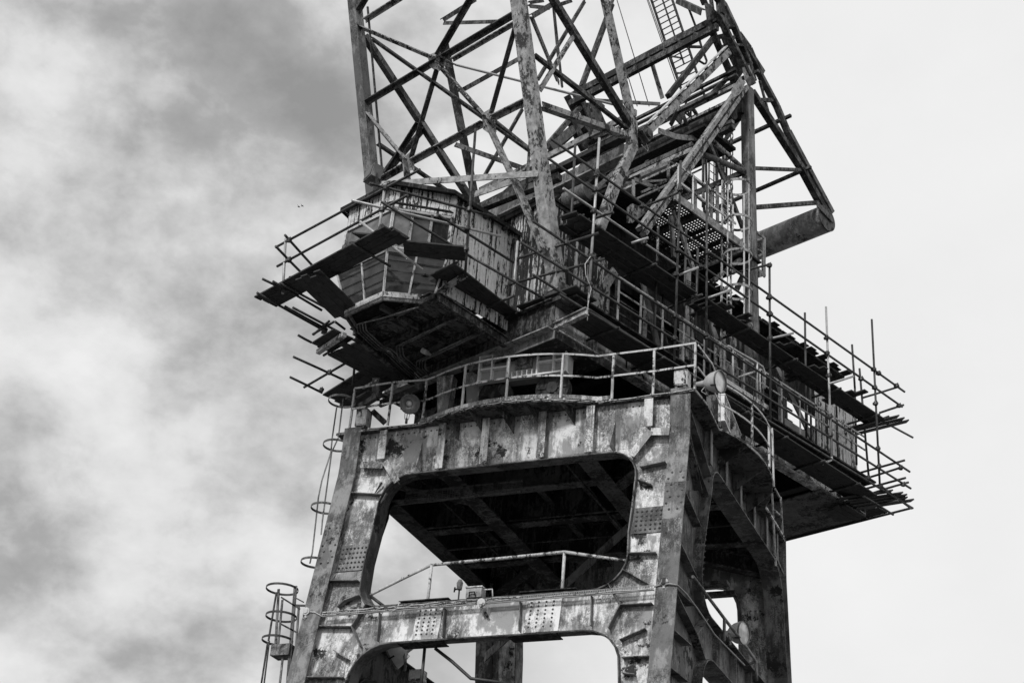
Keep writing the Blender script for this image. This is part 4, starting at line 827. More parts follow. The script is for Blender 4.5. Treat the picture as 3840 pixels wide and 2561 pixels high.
# small fittings that crowd the mast: hooks, plates, hanging loops and pipes
for a, b, w_, ma, u in ((zF(0, 1090), zF(420, 900), .10, 'latl', 2.9), (zF(410, 900), zF(420, 1150), .10, 'latl', 2.9), (zF(20, 1340), zF(390, 1165), .07, 'latl', 2.9), (zF(700, 1075), zF(1060, 1320), .12, 'lat', 2.9), (zF(815, 1140), zF(815, 1560), .09, 'latl', 2.9), (zF(610, 1240), zF(790, 1380), .06, 'latl', 2.9), (zF(840, 1410), zF(1030, 1560), .05, 'latl', 2.9),
    (zF(1050, 1300), zF(1045, 1560), .09, 'latl', 2.9), (zF(930, 830), zF(925, 1560), .08, 'lat', 2.2), (zF(970, 850), zF(975, 1200), .06, 'lat', 2.2), (zF(1120, 480), zF(1135, 1560), .11, 'plate', 2.2), (zF(1225, 560), zF(1235, 1560), .07, 'lat', 2.0), (zF(1262, 400), zF(1270, 1100), .05, 'lat', 2.0), (zF(620, 1450), zF(1500, 1040), .10, 'lat', 3.1), (zF(600, 1400), zF(1200, 1160), .05, 'lat', 3.1), (zF(1210, 640), zF(1320, 740), .08, 'lat', 2.4),
    (zN(1490, 1150), zN(1850, 1300), .13, 'latl', 2.6), (zN(1470, 1160), zN(1470, 1480), .09, 'rail', 2.6), (zN(1340, 1200), zN(1950, 1160), .06, 'latl', 2.4), (zN(1400, 1090), zN(1290, 1240), .08, 'latl', 2.6), (zN(940, 1030), zN(1240, 860), .07, 'lat', 1.6), (zN(600, 1500), zN(1100, 1330), .08, 'latl', 1.6)):
    beam(MA, 'fitting', UU(a, u), UU(b, u), w_, .05, ma, up=UPu)
mb = MB(); mb.prism([[UU(zH(*p), 3.0) for p in ((0, 290), (60, 235), (200, 290), (330, 170), (300, 330), (60, 500), (0, 500))]], UPu*.04); mk('base_gusset', mb, 'latl', MA)
mb = MB(); mb.tube([UU(zN(*p), 3.3) for p in ((1590, 640), (1640, 700), (1680, 740), (1690, 700), (1650, 600), (1640, 560))], .012, 6); mk('wire_loop', mb, 'cable', MA, True)
# ================================================================== COUNTERWEIGHT LEVER
CL = thing('counterweight_lever', 'pair of dark tapering lattice arms reaching down to the cylindrical counterweight', 'lever', UU((2700, 80), H0))
def c2(pts, w_, h_, ma='lat', name='lever_arm'):
    P = [UU(p, H0) for p in pts]
    for a, b in zip(P, P[1:]): sym(CL, name, a, b, w_, h_, ma)
c2([zG(1440, 500), zG(1600, 720), zG(1770, 1120), zG(2010, 1567), z2(1870, 0)], .15, .2)
c2([z2(1865, -10), z2(2185, 590)], .2, .24)
c2([(2818, 345), zA(1930, 1345), z2(2110, 520), z2(2160, 600)], .2, .22)
c2([zA(1445, 320), zA(1620, 590)], .2, .2)
for p, q, w_ in ((zA(1600, 650), zA(1700, 1010), .07), (zA(1790, 980), zA(1930, 1340), .09), (zA(1575, 805), zA(1725, 805), .12), (zA(1555, 1350), zA(1945, 1365), .10), (z2(1630, 545), z2(2125, 507), .13)):
    c2([p, q], w_, w_, 'lat', 'lever_brace')
for p in (zA(1535, 600), zA(1790, 955), zA(1950, 1365)):
    tbeam(p, w_=.10, h_=.10, par=CL, name='lever_cross_bar'); a = toS(UU(p, H0)); beam(CL, 'lever_cross_bar', SW(-H0, a.y-.18, a.z-.14), SW(H0, a.y-.18, a.z-.14), .09, .09, 'lat')
    beam(CL, 'lever_cross_bar', SW(H0, a.y, a.z), SW(H0+.3, a.y, a.z), .10, .10, 'lat')
# cylinder
e0 = UU(z2(2140, 632), H0+.05); mbc = MB(); mbc.tube([e0+UPu*.06, e0-UPu*6.2], .46, 36)
cy = mk('counterweight_cylinder', mbc, 'cyl', None, True, loc=e0); tag(cy, 'large rust streaked steel cylinder hanging at the right end of the lever arms', 'counterweight')
mb = MB(); mb.tube([e0+UPu*.06, e0+UPu*.10], .465, 36); mk('end_cap', mb, 'lat', cy)
mb = MB(); mb.bar(UU(z2(2085, 520), H0+.2), UU(z2(2200, 640), H0+.2), .22, .04, UPu); mk('end_strap', mb, 'lat', cy)

# ================================================================== SCAFFOLDING
TR = .036
def scaf(label, loc): return thing('scaffold', label, 'scaffold', loc, 'tube and board scaffolds hung on the crane')
def tube(t, p, q, ma='tube', r=TR, name='tube', ext=0.0):
    p, q = Vector(p), Vector(q); d = (q-p).normalized()*ext; k = random.uniform(-.012, .012)
    mb = MB(); mb.tube([p-d, (p+q)/2+Vector((0, 0, k*.5)), q+d], r, 8); return mk(name, mb, ma, t, True)
def coupler(t, p, ax=None):
    p = Vector(p); mb = MB(); d = Vector((random.uniform(-.2, .2), random.uniform(-.2, .2), 1)).normalized()
    mb.tube([p-d*.055, p+d*.055], .064, 8); mb.bar(p-UPu*.09, p+UPu*.075, .07, .07); mb.bar(p+Vector((.03, -.03, -.06)), p+Vector((.05, -.05, .07)), .02, .02); return mk('coupler', mb, 'tube', t)
def deck(t, a, b, wdir, nb, ma='board', wd=.225, th=.042, over=.12):
    """boards laid from a to b, nb side by side along wdir"""
    a, b, wdir = Vector(a), Vector(b), Vector(wdir).normalized(); d = (b-a).normalized()
    for i in range(nb):
        o_ = wdir*(wd*(i+.5)); e0, e1 = random.uniform(-over, over), random.uniform(-over, over); dz_ = Vector((0, 0, random.uniform(-.012, .012)))
        mb = MB(); mb.bar(a+o_+d*e0+dz_, b+o_+d*e1+dz_*.3+Vector((0, 0, random.uniform(-.01, .015))), wd-.014, th); mk('board', mb, ma, t)
Z = Vector((0, 0, 1))
# ---- scaffold round the cab, deck at z = 22
SC = scaf('tube and board scaffold wrapped round the front of the driver cab', S(-2.1, -9, 22))
zd = 22.0
V_ = -9.0
tube(SC, UV(z1(262, 838), V_), UV(z1(1322, 268), V_)); tube(SC, UV(z1(273, 978), V_), UV(z1(1232, 455), V_))
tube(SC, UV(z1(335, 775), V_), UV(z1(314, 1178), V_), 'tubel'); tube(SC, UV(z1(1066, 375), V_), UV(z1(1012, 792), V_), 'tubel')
# chamfer rails to the right hand standard
pR = UZ(z1(1655, 1010), zd)
def onchamf(p): a_ = UV(z1(1040, 600), V_); n_ = (pR-a_).cross(Z); return hit(p, tuple(n_), n_.dot(a_))
tube(SC, onchamf(z1(950, 368)), onchamf(z1(1905, 625))); tube(SC, onchamf(z1(820, 494)), onchamf(z1(1915, 757)), 'tubel')
tube(SC, UU(z1(1729, -20), toS(pR).x), UU(z1(1655, 1020), toS(pR).x), ext=.05)
ur = toS(pR).x
tube(SC, UU(z1(1038, 505), ur-.3), UU(z1(1690, 905), ur)); tube(SC, UU(z1(1690, 905), ur), UU(z1(2560, 1400), ur+1.1))
tube(SC, UU(z1(1455, 600), ur-.1), UU(z1(2010, 950), ur)); tube(SC, hit(z1(882, 648), tuple(UPv), -9.05), UU(z1(1345, 1005), ur-.3), 'tubel')
tube(SC, UU(z1(2040, 795), 2.35), UU(z1(1998, 1272), 2.35), 'tubel')
tube(SC, UZ(z1(330, 748), 23.6), UZ(z1(560, 1003), 23.6)); tube(SC, UZ(z1(262, 830), 22.95), UZ(z1(462, 1036), 22.95))
for p in (z1(362, 785), z1(362, 930), z1(1070, 400), z1(1045, 560), z1(1040, 690), z1(1015, 740), z1(328, 1150)): coupler(SC, UV(p, V_-.02))
for p in (z1(1685, 560), z1(1672, 700), z1(1660, 850), z1(2030, 935), z1(2005, 1100)): coupler(SC, UU(p, ur+.05))
# decks
deck(SC, S(-3.1, -9.22, zd), S(2.15, -9.35, zd), UPv, 3); 
a = UZ(z1(1200, 785), zd+.05); b = UZ(z1(1655, 828), zd+.05); wd_ = Z.cross(b-a).normalized(); wd_ = wd_ if wd_.dot(S(0, -6, zd)-a) > 0 else -wd_; deck(SC, a, b, wd_, 3, over=.03)
deck(SC, UZ(z1(1110, 688), zd+.05), UZ(z1(1250, 772), zd+.05), -UPu, 2, over=.03)
a = UZ(z1(1560, 965), zd); b = UZ(z1(2130, 1410), zd); deck(SC, a+UPu*.1, b+UPu*.1, -UPu, 4)
a = UZ(z1(1340, 1015), zd+.06); b = UZ(z1(1760, 1330), zd+.06); deck(SC, a, b, -UPu, 2)
a = UZ(z1(2005, 1275), zd+.05); b = UZ(z2(290, 1120), zd+.05); deck(SC, a, b, UPv, 4)
deck(SC, UV(z1(815, 730), -8.3), UV(z1(1000, 745), -8.3), UPv, 2, over=.02); deck(SC, UV(z1(803, 800), -8.3), UV(z1(960, 790), -8.3), UPv, 1, over=.02)
deck(SC, UZ(z1(350, 1055), zd+.1), UZ(z1(460, 1040), zd+.1), UPv, 2, over=.02)
# light brackets below decks
tube(SC, UZ(z1(165, 1070), zd-.05), UZ(z1(335, 1150), zd-.05)); tube(SC, UZ(z1(242, 1088), zd-.05), UZ(z1(600, 1300), zd-.05)); tube(SC, UZ(z1(125, 1172), 21.9), UZ(z1(620, 1450), 21.9))
beam(SC, 'bracket', UZ(z1(1430, 1190), 21.6), UZ(z1(1670, 1030), 21.95), .16, .05, 'latl', up=UPu)
a = UZ(z1(420, 1090), zd-.3); b = UZ(z1(720, 1380), zd-.6); deck(SC, a, b, UPu, 4)
tube(SC, S(-2.6, -8.3, zd-.06), S(-2.6, -4.4, zd-.06)); tube(SC, S(-1.9, -9.3, zd-.06), S(-1.9, -4.6, zd-.06)); tube(SC, S(1.0, -9.4, zd-.06), S(1.0, -8.1, zd-.06)); tube(SC, S(1.7, -7.2, zd-.06), S(2.5, -7.2, zd-.06)); tube(SC, S(1.4, -5.2, zd-.06), S(2.5, -5.2, zd-.06))
tube(SC, UZ(z1(540, 1478), 21.9), UZ(z1(655, 1380), 21.9)); tube(SC, UZ(z1(655, 1085), 22.2), UZ(z1(775, 1445), 21.6)) if False else None
coupler(SC, UZ(z1(600, 1430), 21.9)); coupler(SC, UZ(z1(625, 1445), 21.9)); coupler(SC, UZ(z1(670, 1140), 22.3))
# ---- low scaffold on the far side
SL_ = scaf('low scaffold deck and projecting tubes at the left, under the far side of the cab', S(-4, -6, 21))
zl = 21.1
for a, b in ((zBL(330, 210), zBL(425, 262)), (zBL(294, 368), zBL(665, 538)), (zBL(270, 517), zBL(505, 632)), (zBL(373, 592), zBL(695, 405)), (zBL(516, 358), zBL(560, 330))): tube(SL_, UZ(a, zl), UZ(b, zl))
tube(SL_, UZ(zBL(232, -2), 21.9), UZ(zBL(535, 165), 21.9)); tube(SL_, UZ(zBL(437, 203), 21.9), UZ(zBL(590, 112), 21.9)); tube(SL_, UZ(zBL(600, 110), 21.9), UZ(zBL(672, 165), 21.9))
tube(SL_, UZ(zBL(742, 440), zl)+Z*.05, UZ(zBL(742, 500), zl)-Z*.3)
for p in (zBL(560, 483), zBL(500, 612), zBL(515, 160), zBL(520, 185)): coupler(SL_, UZ(p, zl if p[1] > 1300 else 21.9))
a = UZ(zBL(515, 640), zl+.05); b = UZ(zBL(790, 468), zl+.05); deck(SL_, a, b+(b-a).normalized()*1.2, UPv*1, 5)
a = UZ(zBL(425, 265), zl+.2); b = UZ(zBL(588, 165), zl+.2); deck(SL_, a, b, UPv, 3, over=.03)
beam(SL_, 'bearer', UZ(zBL(475, 335), zl+.1), UZ(zBL(670, 205), zl+.1), .12, .12, 'rail')
a = UZ(zBL(530, 345), zl+.02); b = UZ(zBL(770, 470), zl+.02); deck(SL_, a, b+(b-a)*.8, UPu, 5)
for p, q in ((z5(470, 640), z5(620, 560)), (z5(540, 720), z5(700, 640)), (z5(330, 650), z5(520, 770)), (z5(600, 560), z5(860, 640))): tube(SL_, UZ(p, 20.6), UZ(q, 20.6))
beam(SL_, 'bearer', UZ(z5(500, 760), 20.4), UZ(z5(760, 600), 20.4), .12, .16, 'lat'); beam(SL_, 'bearer', UZ(z5(700, 480), 20.8)+Z*.2, UZ(z5(700, 680), 20.4), .2, .12, 'plate')
beam(SL_, 'bearer', UZ(z5(540, 520), 20.9), UZ(z5(730, 420), 20.9), .06, .06, 'rail'); beam(SL_, 'bearer', UZ(z5(760, 720), 20.4), UZ(z5(1300, 500), 20.4), .08, .2, 'lat')
beam(SL_, 'bearer', UZ(z5(660, 810), 20.0), UZ(z5(820, 960), 19.7), .12, .12, 'under')
# ---- long scaffold on the near side
NS = scaf('long dark tube scaffold with two board decks along the near side of the machine house', S(4.1, 2, 21.5))
UO = 4.12; UI = 3.3
def OU(*a): return UU(a, UO)
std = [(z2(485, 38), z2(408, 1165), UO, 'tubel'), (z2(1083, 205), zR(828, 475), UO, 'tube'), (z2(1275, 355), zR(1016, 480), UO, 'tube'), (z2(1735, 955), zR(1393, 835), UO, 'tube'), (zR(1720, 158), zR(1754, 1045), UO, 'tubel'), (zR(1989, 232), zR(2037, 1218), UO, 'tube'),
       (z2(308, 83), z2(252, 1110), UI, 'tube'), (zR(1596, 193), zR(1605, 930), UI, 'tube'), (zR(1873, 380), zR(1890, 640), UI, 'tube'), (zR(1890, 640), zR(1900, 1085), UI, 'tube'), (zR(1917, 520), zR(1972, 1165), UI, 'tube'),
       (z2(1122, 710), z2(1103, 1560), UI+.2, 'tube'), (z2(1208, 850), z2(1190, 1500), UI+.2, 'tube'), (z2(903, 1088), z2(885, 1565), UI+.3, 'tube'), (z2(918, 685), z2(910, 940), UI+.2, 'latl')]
for a, b, u, ma in std: tube(NS, UU(a, u), UU(b, u), ma, name='standard')
tube(NS, UU(zR(1754, 1040), UO), UU(zR(1752, 1056), UO), 'tubel'); tube(NS, UU(zR(1752, 1056), UO), UU(zR(1700, 1082), UO-.15), 'tubel'); tube(NS, UU(z2(408, 1160), UO), UU(z2(398, 1270), UO), 'cable', .012, 'rope')
def rope(pts, u): mb = MB(); mb.tube([UU(p, u) for p in pts], .011, 6); mk('rope', mb, 'rail', NS, True)
rope([z2(420, 905), z2(380, 960), z2(385, 1040), z2(410, 1100), z2(425, 1140), z2(412, 1200), z2(402, 1260), z2(397, 1375)], UO+.06)
led = [(z2(128, 42), zR(2182, 657), UO, 'tube'), (z2(108, 185), zR(2168, 745), UO, 'tube'), (z1(2150, 645), zR(2212, 1126), UO, 'tube'), (z1(2060, 800), zR(2218, 1224), UO, 'tube'),
       (z2(220, 405), z2(1075, 985), UI+.3, 'tubel'), (z1(2150, 1038), z2(235, 1190), UO, 'tube'), (z2(190, 1180), zR(2230, 1340), UO, 'tube'), (zR(1400, 480), zR(2230, 925), UI, 'tube')]
for a, b, u, ma in led: tube(NS, UU(a, u), UU(b, u), ma, name='ledger')
trn = [(z1(2040, 920), z2(480, 733), 2.6, UO+.15, 'tube'), (z1(2040, 1092), z2(525, 923), 2.6, UO+.2, 'tube'), (z2(825, 535), z2(1095, 425), UI, UO, 'tube'), (z2(440, 630), z2(588, 580), UO-.5, UO+.15, 'tube'), (z2(720, 808), z2(845, 768), UO, UO+.35, 'tubel'),
       (z2(1075, 1040), z2(1212, 985), UO-.1, UO+.2, 'tubel'), (z2(1280, 1212), z2(1452, 1148), UO, UO+.4, 'tubel'), (z2(1500, 1023), z2(1740, 962), UI, UO, 'tube'), (zR(1385, 348), zR(1528, 312), UO, UO+.4, 'tubel'), (zR(1735, 612), zR(1882, 565), UO, UO+.4, 'tubel'),
       (zR(1935, 692), zR(2150, 626), UO-.8, UO, 'tube'), (zR(2035, 780), zR(2176, 734), UO-.4, UO, 'tube'), (zR(1978, 1158), zR(2170, 1098), UO-.8, UO, 'tube'), (zR(2050, 1232), zR(2205, 1188), UO-.5, UO, 'tube'), (zR(1860, 890), zR(2090, 800), UO-.8, UO, 'tube'), (z2(470, 905), z2(565, 868), UI, UI+.4, 'tube')]
for a, b, ua, ub, ma in trn: tube(NS, UU(a, ua), UU(b, ub), ma, name='transom')
for p in (z2(465, 285), z2(462, 305), z2(452, 415), z2(445, 570), z2(425, 905), z2(412, 1108), z2(1078, 415), z2(1060, 860), z2(1048, 1035), z2(1042, 1340), z2(1274, 875), z2(1274, 1500), z2(1735, 970), z2(1738, 1205), z2(1742, 1330), z2(245, 805), z2(235, 1000), z2(800, 535), z2(815, 800), z2(1225, 980),
          zR(1385, 103), zR(1388, 200), zR(1392, 340), zR(1724, 340), zR(1727, 430), zR(1738, 560), zR(1745, 800), zR(1748, 910), zR(2001, 525), zR(2007, 632), zR(2012, 725), zR(2025, 990), zR(2032, 1095), zR(2040, 1210), zR(2030, 548), zR(2135, 620), zR(2150, 738), zR(2160, 1103), zR(2175, 1200), zR(1927, 580), zR(1968, 1160), zR(832, 208), zR(830, 342), zR(1015, 325), zR(1020, 455), z2(1340, 1075), z2(1465, 1020)):
    coupler(NS, UU(p, UO+.02))
# decks of the near side scaffold
a = UU(z2(365, 605), UO); b = UU(zR(2060, 812), UO); deck(NS, a, a.lerp(b, .34), -UPu, 4); deck(NS, a.lerp(b, .36)+Z*.05, a.lerp(b, .68), -UPu, 3); deck(NS, a.lerp(b, .67), b, -UPu, 3)
a = UU((2210, 1158), UO); b = UU((3288, 1854), UO); deck(NS, a-Z*.0, a.lerp(b, .5), -UPu, 4); deck(NS, a.lerp(b, .49)-Z*.02, b, -UPu, 4)
for k in (.08, .22, .36, .5, .64, .78, .92):
    p = a.lerp(b, k)-Z*.07; tube(NS, p+UPu*.1, p-UPu*1.0, name='transom')
a = UU(z2(365, 605), UO); b = UU(zR(2060, 812), UO)
for k in (.04, .2, .34, .5, .66, .82, .97):
    p = a.lerp(b, k)-Z*.07; tube(NS, p+UPu*.12, p-UPu*1.2, name='transom')
a_up, b_up = a, b
# boards crosswise at ends
a = UZ(zR(1900, 860), 23.55); b = UZ(zR(2195, 830), 23.55); deck(NS, UU(zR(1905, 905), UO-.9)-UPv*.6, UU(zR(2195, 835), UO+.05)-UPv*.6, UPv, 3, over=.06)
for k, dz_ in ((.40, .1), (.47, .16), (.6, .12), (.72, .1), (.86, .12)):
    p = a_up.lerp(b_up, k); deck(NS, p-UPu*.9+Z*dz_, p+UPu*.25+Z*dz_, UPv, 2, over=.2)
for k in (.3, .45, .55, .7, .8, .9): p = a_up.lerp(b_up, k)-UPu*.8; tube(NS, p-Z*2.2, p+Z*.2, name='standard')
# second row of boards, loose
deck(NS, UU(z2(185, 640), UO-.4)+Z*.12, UU(z2(300, 600), UO-.1)+Z*.12, UPv, 3, over=.05)
a = UU(zR(900, 125), UO-.2); b = UU(zR(1010, 90), UO-.2); deck(NS, a, b, UPv, 3, over=.05)
# ---- scaffold at the rear end
RS = scaf('ragged scaffold board ends at the lower right corner of the machine house', S(3, 10, 21))
a = UU(zR(1900, 1345), UO-.8)-UPv*1.0; b = UU(zR(2205, 1290), UO+.1)-UPv*.9; deck(RS, a, b, UPv, 5, over=.12)
a = UU(zR(1900, 1355), UO-.7); deck(RS, a-UPv*.6, a+UPv*.5-UPu*.0, -UPu, 4, over=.15)
tube(RS, UU(zR(1940, 1270), UO), UU(zR(2115, 1378), UO)); tube(RS, UU(zR(2050, 1215), UO), UU(zR(2222, 1342), UO)); tube(RS, UU(zR(1870, 1290), UO-.9), UU(zR(2060, 1230), UO)); tube(RS, UU(zR(1240, 840), UO-.8), UU(zR(1400, 800), UO))
for v in (9.9, 10.6): tube(RS, S(-3.2, v, 21.35), S(4.3, v, 21.35))
deck(RS, S(-2.8, 9.95, 21.42), S(3.4, 9.95, 21.42), UPv, 3)
for zz_ in (22.4, 23.0): tube(RS, S(-3, 10.6, zz_), S(4.2, 10.6, zz_))

# ================================================================== LADDERS WITH HOOPS
def hoopladder(name, label, c, back, side, z0, z1_, hoops, r=.37, w_=.44, ma='rail', nb=5, rungs=True, ladder=True, r0=None):
    """c: plan centre of the hoop circle, back: unit vector towards the ladder"""
    c = Vector(c); back = Vector(back).normalized(); side = Vector(side).normalized(); t = thing(name, label, 'ladder', (c.x, c.y, z0))
    if ladder:
        for s in (-1, 1): mb = MB(); p = Vector((c.x, c.y, 0))+back*r+side*s*w_/2; mb.bar(p+Z*z0, p+Z*z1_, .055, .04, back); mk('stile', mb, ma, t)
        if rungs:
            z = z0+.15
            while z < z1_: p = Vector((c.x, c.y, z))+back*r; mb = MB(); mb.bar(p-side*w_/2, p+side*w_/2, .022, .022); mk('rung', mb, ma, t); z += .3
    for h in hoops:
        P = [Vector((c.x, c.y, h))+(-back*math.cos(R(a))+side*math.sin(R(a)))*r for a in range(-150, 151, 12)]
        mb = MB(); mb.ribbon(P, -Z*.04, Z*.04, .02); mk('hoop', mb, 'latl', t)
    for a in [(-100+200*i/(nb-1)) for i in range(nb)]:
        p = Vector((c.x, c.y, 0))+(-back*math.cos(R(a))+side*math.sin(R(a)))*(r-.012); mb = MB(); mb.bar(p+Z*min(hoops), p+Z*max(hoops), .05, .012, -back*math.cos(R(a))+side*math.sin(R(a))); mk('cage_strap', mb, ma, t)
    return t
cN = toS(UU(z2(1503, 640), 3.75)); hs = [toS(UU(z2(1503, y), 3.75)).z for y in (395, 655, 905, 1165, 1420)]
hoopladder('caged_ladder', 'white hooped cage ladder standing against the mast column beside the perforated platform', SW(3.75, cN.y, 0), -UPu, UPv, hs[-1]-.6, hs[0]+.3, hs, r=.42, ma='rail', nb=3)
c2_ = toS(UU(z2(1385, 300), 1.6)); hs = [toS(UU(z2(1385, y), 1.6)).z for y in (20, 150, 400, 610)]
hoopladder('caged_ladder', 'upper hooped ladder rising behind the sloping strut, higher than the white one', SW(1.6, c2_.y, 0), -UPu, UPv, hs[-1]-.4, hs[0]+1.2, hs, r=.36, ma='latl')
# left hand ladders on the portal
pc = hit(zBL(655, 685), (0, 1, 0), -4.3); hz = [WY(zBL(600, y), -4.3).z for y in (690, 1015, 1475)]+[WY(z3(575, 555), -4.3).z]
t = thing('caged_ladder', 'thin hooped ladder curving down the outside of the left portal leg', 'ladder', (-5.1, -4.3, 13))
for k, (p, rr) in enumerate(((zBL(652, 693), .37), (zBL(612, 1018), .36), (zBL(525, 1478), .36), (z3(600, 553), .36))):
    c = WY(p, -4.3); P = [c+Vector((math.cos(R(a)), math.sin(R(a)), 0))*rr for a in range(0, 361, 15)]; mb = MB(); mb.ribbon(P[:-1], -Z*.03, Z*.03, .014, closed=True); mk('hoop', mb, 'plate', t)
for pts in ([zBL(660, 675), zBL(625, 960), zBL(575, 1070), zBL(525, 1440), zBL(508, 1567), z3(650, 330)], [zBL(612, 740), zBL(580, 960), zBL(570, 1070), zBL(505, 1270), zBL(478, 1400), zBL(460, 1567), z3(580, 470), z3(560, 560)]):
    mb = MB(); mb.ribbon([WY(p, -4.45) for p in pts], (-.02, 0, 0), (.02, 0, 0), .012); mk('cage_strap', mb, 'plate', t)
t = thing('caged_ladder', 'short dark hooped ladder top with landing plate at the left of the lower beam', 'ladder', WY(z3(330, 1300), -5.2))
for p, rr in ((z3(338, 765), .40), (z3(330, 985), .38), (z3(300, 1175), .38)):
    c = WY(p, -5.2); P = [c+Vector((math.cos(R(a)), math.sin(R(a)), 0))*rr for a in range(0, 361, 15)]; mb = MB(); mb.ribbon(P[:-1], -Z*.028, Z*.028, .012, closed=True); mk('hoop', mb, 'tube', t)
for a, b, w_, ma in ((z3(445, 740), z3(380, 1560), .09, 'plate'), (z3(310, 765), z3(285, 1220), .06, 'plate'), (z3(292, 790), z3(228, 1180), .04, 'tube'), (z3(340, 850), z3(305, 1220), .05, 'plate'), (z3(222, 1190), z3(165, 1560), .035, 'tube'), (z3(235, 1180), z3(188, 1560), .03, 'tube'), (z3(345, 1290), z3(315, 1560), .05, 'plate'), (z3(472, 900), z3(425, 1560), .05, 'plate'), (z3(455, 840), z3(510, 870), .03, 'tube'), (z3(440, 895), z3(585, 900), .05, 'tube'), (z3(330, 830), z3(480, 925), .04, 'tube'), (z3(320, 1040), z3(460, 1115), .04, 'tube')):
    beam(t, 'strap', WY(a, -5.2), WY(b, -5.2), w_, .03, ma, up=(0, 1, 0))
mb = MB(); a, b = WY(z3(262, 1262), -5.2), WY(z3(410, 1262), -5.2); mb.box((a.x, -5.3, a.z-.14), (b.x, -4.9, a.z+.14)); mk('landing_plate', mb, 'plate', t)
# tall inclined ladder and ropes at the top right
t = thing('mast_ladder', 'tall dark ladder with thin rungs climbing out of frame beside the hanging ropes', 'ladder', UU(zG(600, 1560), .2))
L0, L1 = UU(zG(145, -60), .2), UU(zG(690, 1567), .2); L0b, L1b = L0+UPu*.78, L1+UPu*.78
beam(t, 'stile', L0, L1, .09, .05, 'lat', up=UPu); beam(t, 'stile', L0b, L1b, .09, .05, 'lat', up=UPu); beam(t, 'stile', L0+UPu*.42, L0.lerp(L1, .66)+UPu*.42, .05, .04, 'lat', up=UPu)
for i in range(20): k = (i+.3)/20; beam(t, 'rung', L0.lerp(L1, k), L0b.lerp(L1b, k), .03, .03, 'lat')
P = [UU(zG(*p), 1.2) for p in ((690, 60), (820, 400), (900, 680), (980, 900), (965, 940), (940, 942), (862, 895))]
mb = MB(); mb.tube(P, .04, 8); mk('guard_rail', mb, 'lat', t, True)
beam(t, 'guard_arm', UU(zG(640, 690), .9), UU(zG(905, 695), 1.2), .1, .06, 'lat'); beam(t, 'guard_arm', UU(zG(450, 830), .4), UU(zG(600, 855), .9), .06, .05, 'lat'); beam(t, 'guard_arm', UU(zG(540, 1075), .3), UU(zG(680, 1090), .9), .06, .05, 'lat')
for k, (a, b) in enumerate(((zM(1812, -10), zM(2290, 1567)), (zG(100, -10), zG(560, 1300)), (zG(118, -10), zG(640, 1450)), (zM(1940, 1000), zM(2115, 1567)), (zF(725, 450), zF(760, 1567)), (zF(105, 700), zF(108, 1480)), (zN(1670, 720), zN(1675, 1480)))):
    p, q = UU(a, .0), UU(b, .0); mb = MB(); mb.tube([p, q], .016, 6)
    tag(mk('wire_rope', mb, 'tube', None, True, q), ('thin dark wire rope, leftmost of those hanging at the top right', 'thin wire rope running close beside the left stile of the tall ladder', 'second thin wire rope against the tall ladder, nearer its rungs', 'short thin wire rope under the laced cross beam at the top right', 'thin rope dropping past the near side of the mast platform',
        'thin wire hanging below the round cross tube of the mast', 'thin wire hanging just below the forked jib pivot leg')[k], 'rope')
# ================================================================== PERFORATED PLATFORM
PZ = 27.35
def PU(p): q = toS(UZ(p, PZ)); return q.x, q.y
ua, va = PU(zH(650, 180)); ub, vb = PU(zH(1480, 720))
u1, v0, v1_ = (ua+ub)/2, va, vb; u0 = u1-1.9; v1e = v1_+.6
pf = thing('perforated_platform', 'platform of dark perforated plate with small round holes, seen from below beside the mast column', 'platform', SW(u1, v0, PZ))
mb = MB(); hw = .024; st = .105
nu, nv = int((u1-u0)/st), int((v1e-v0)/st)
for i in range(nu):
    for j in range(nv):
        cu, cv = u0+(i+.5)*st, v0+(j+.5)*st; h2 = st/2; k = len(mb.v)
        sq = [(-1,-1),(0,-1),(1,-1),(1,0),(1,1),(0,1),(-1,1),(-1,0)]
        mb.v += [SW(cu+a*h2, cv+b*h2, PZ) for a, b in sq]
        if (j % 9 == 0) or (i % 7 == 3): mb.f.append(tuple(k+q for q in range(8))); continue
        mb.v += [SW(cu+hw*math.cos(R(225+45*q)), cv+hw*math.sin(R(225+45*q)), PZ) for q in range(8)]
        mb.f += [(k+q, k+(q+1) % 8, k+8+(q+1) % 8, k+8+q) for q in range(8)]
mk('perforated_plate', mb, 'under', pf)
beam(pf, 'edge_beam', SW(u1, v0-.1, PZ+.06), SW(u1, v1e, PZ+.06), .05, .26, 'latl'); beam(pf, 'edge_beam', SW(u0, v0, PZ+.05), SW(u1, v0, PZ+.05), .05, .2, 'lat'); beam(pf, 'edge_beam', SW(u0, v0, PZ+.05), SW(u0, v1e, PZ+.05), .05, .2, 'lat')
for j in range(1, 4): v = v0+(v1e-v0)*j/4; beam(pf, 'bearer', SW(u0, v, PZ-.03), SW(u1, v, PZ-.03), .12, .04, 'black')
for v in (v0+.05, v0+.75, v0+1.45, v1_-.05): beam(pf, 'railing_post', SW(u1, v, PZ), SW(u1, v, PZ+1.25), .08, .05, 'rail')
for h in (.65, 1.22): beam(pf, 'rail', SW(u1, v0-.05, PZ+h), SW(u1, v1_+.1, PZ+h), .03, .07, 'rail')
for h in (.65, 1.22): beam(pf, 'rail', SW(u0-.8, v0, PZ+h), SW(u1, v0, PZ+h), .03, .07, 'rail')
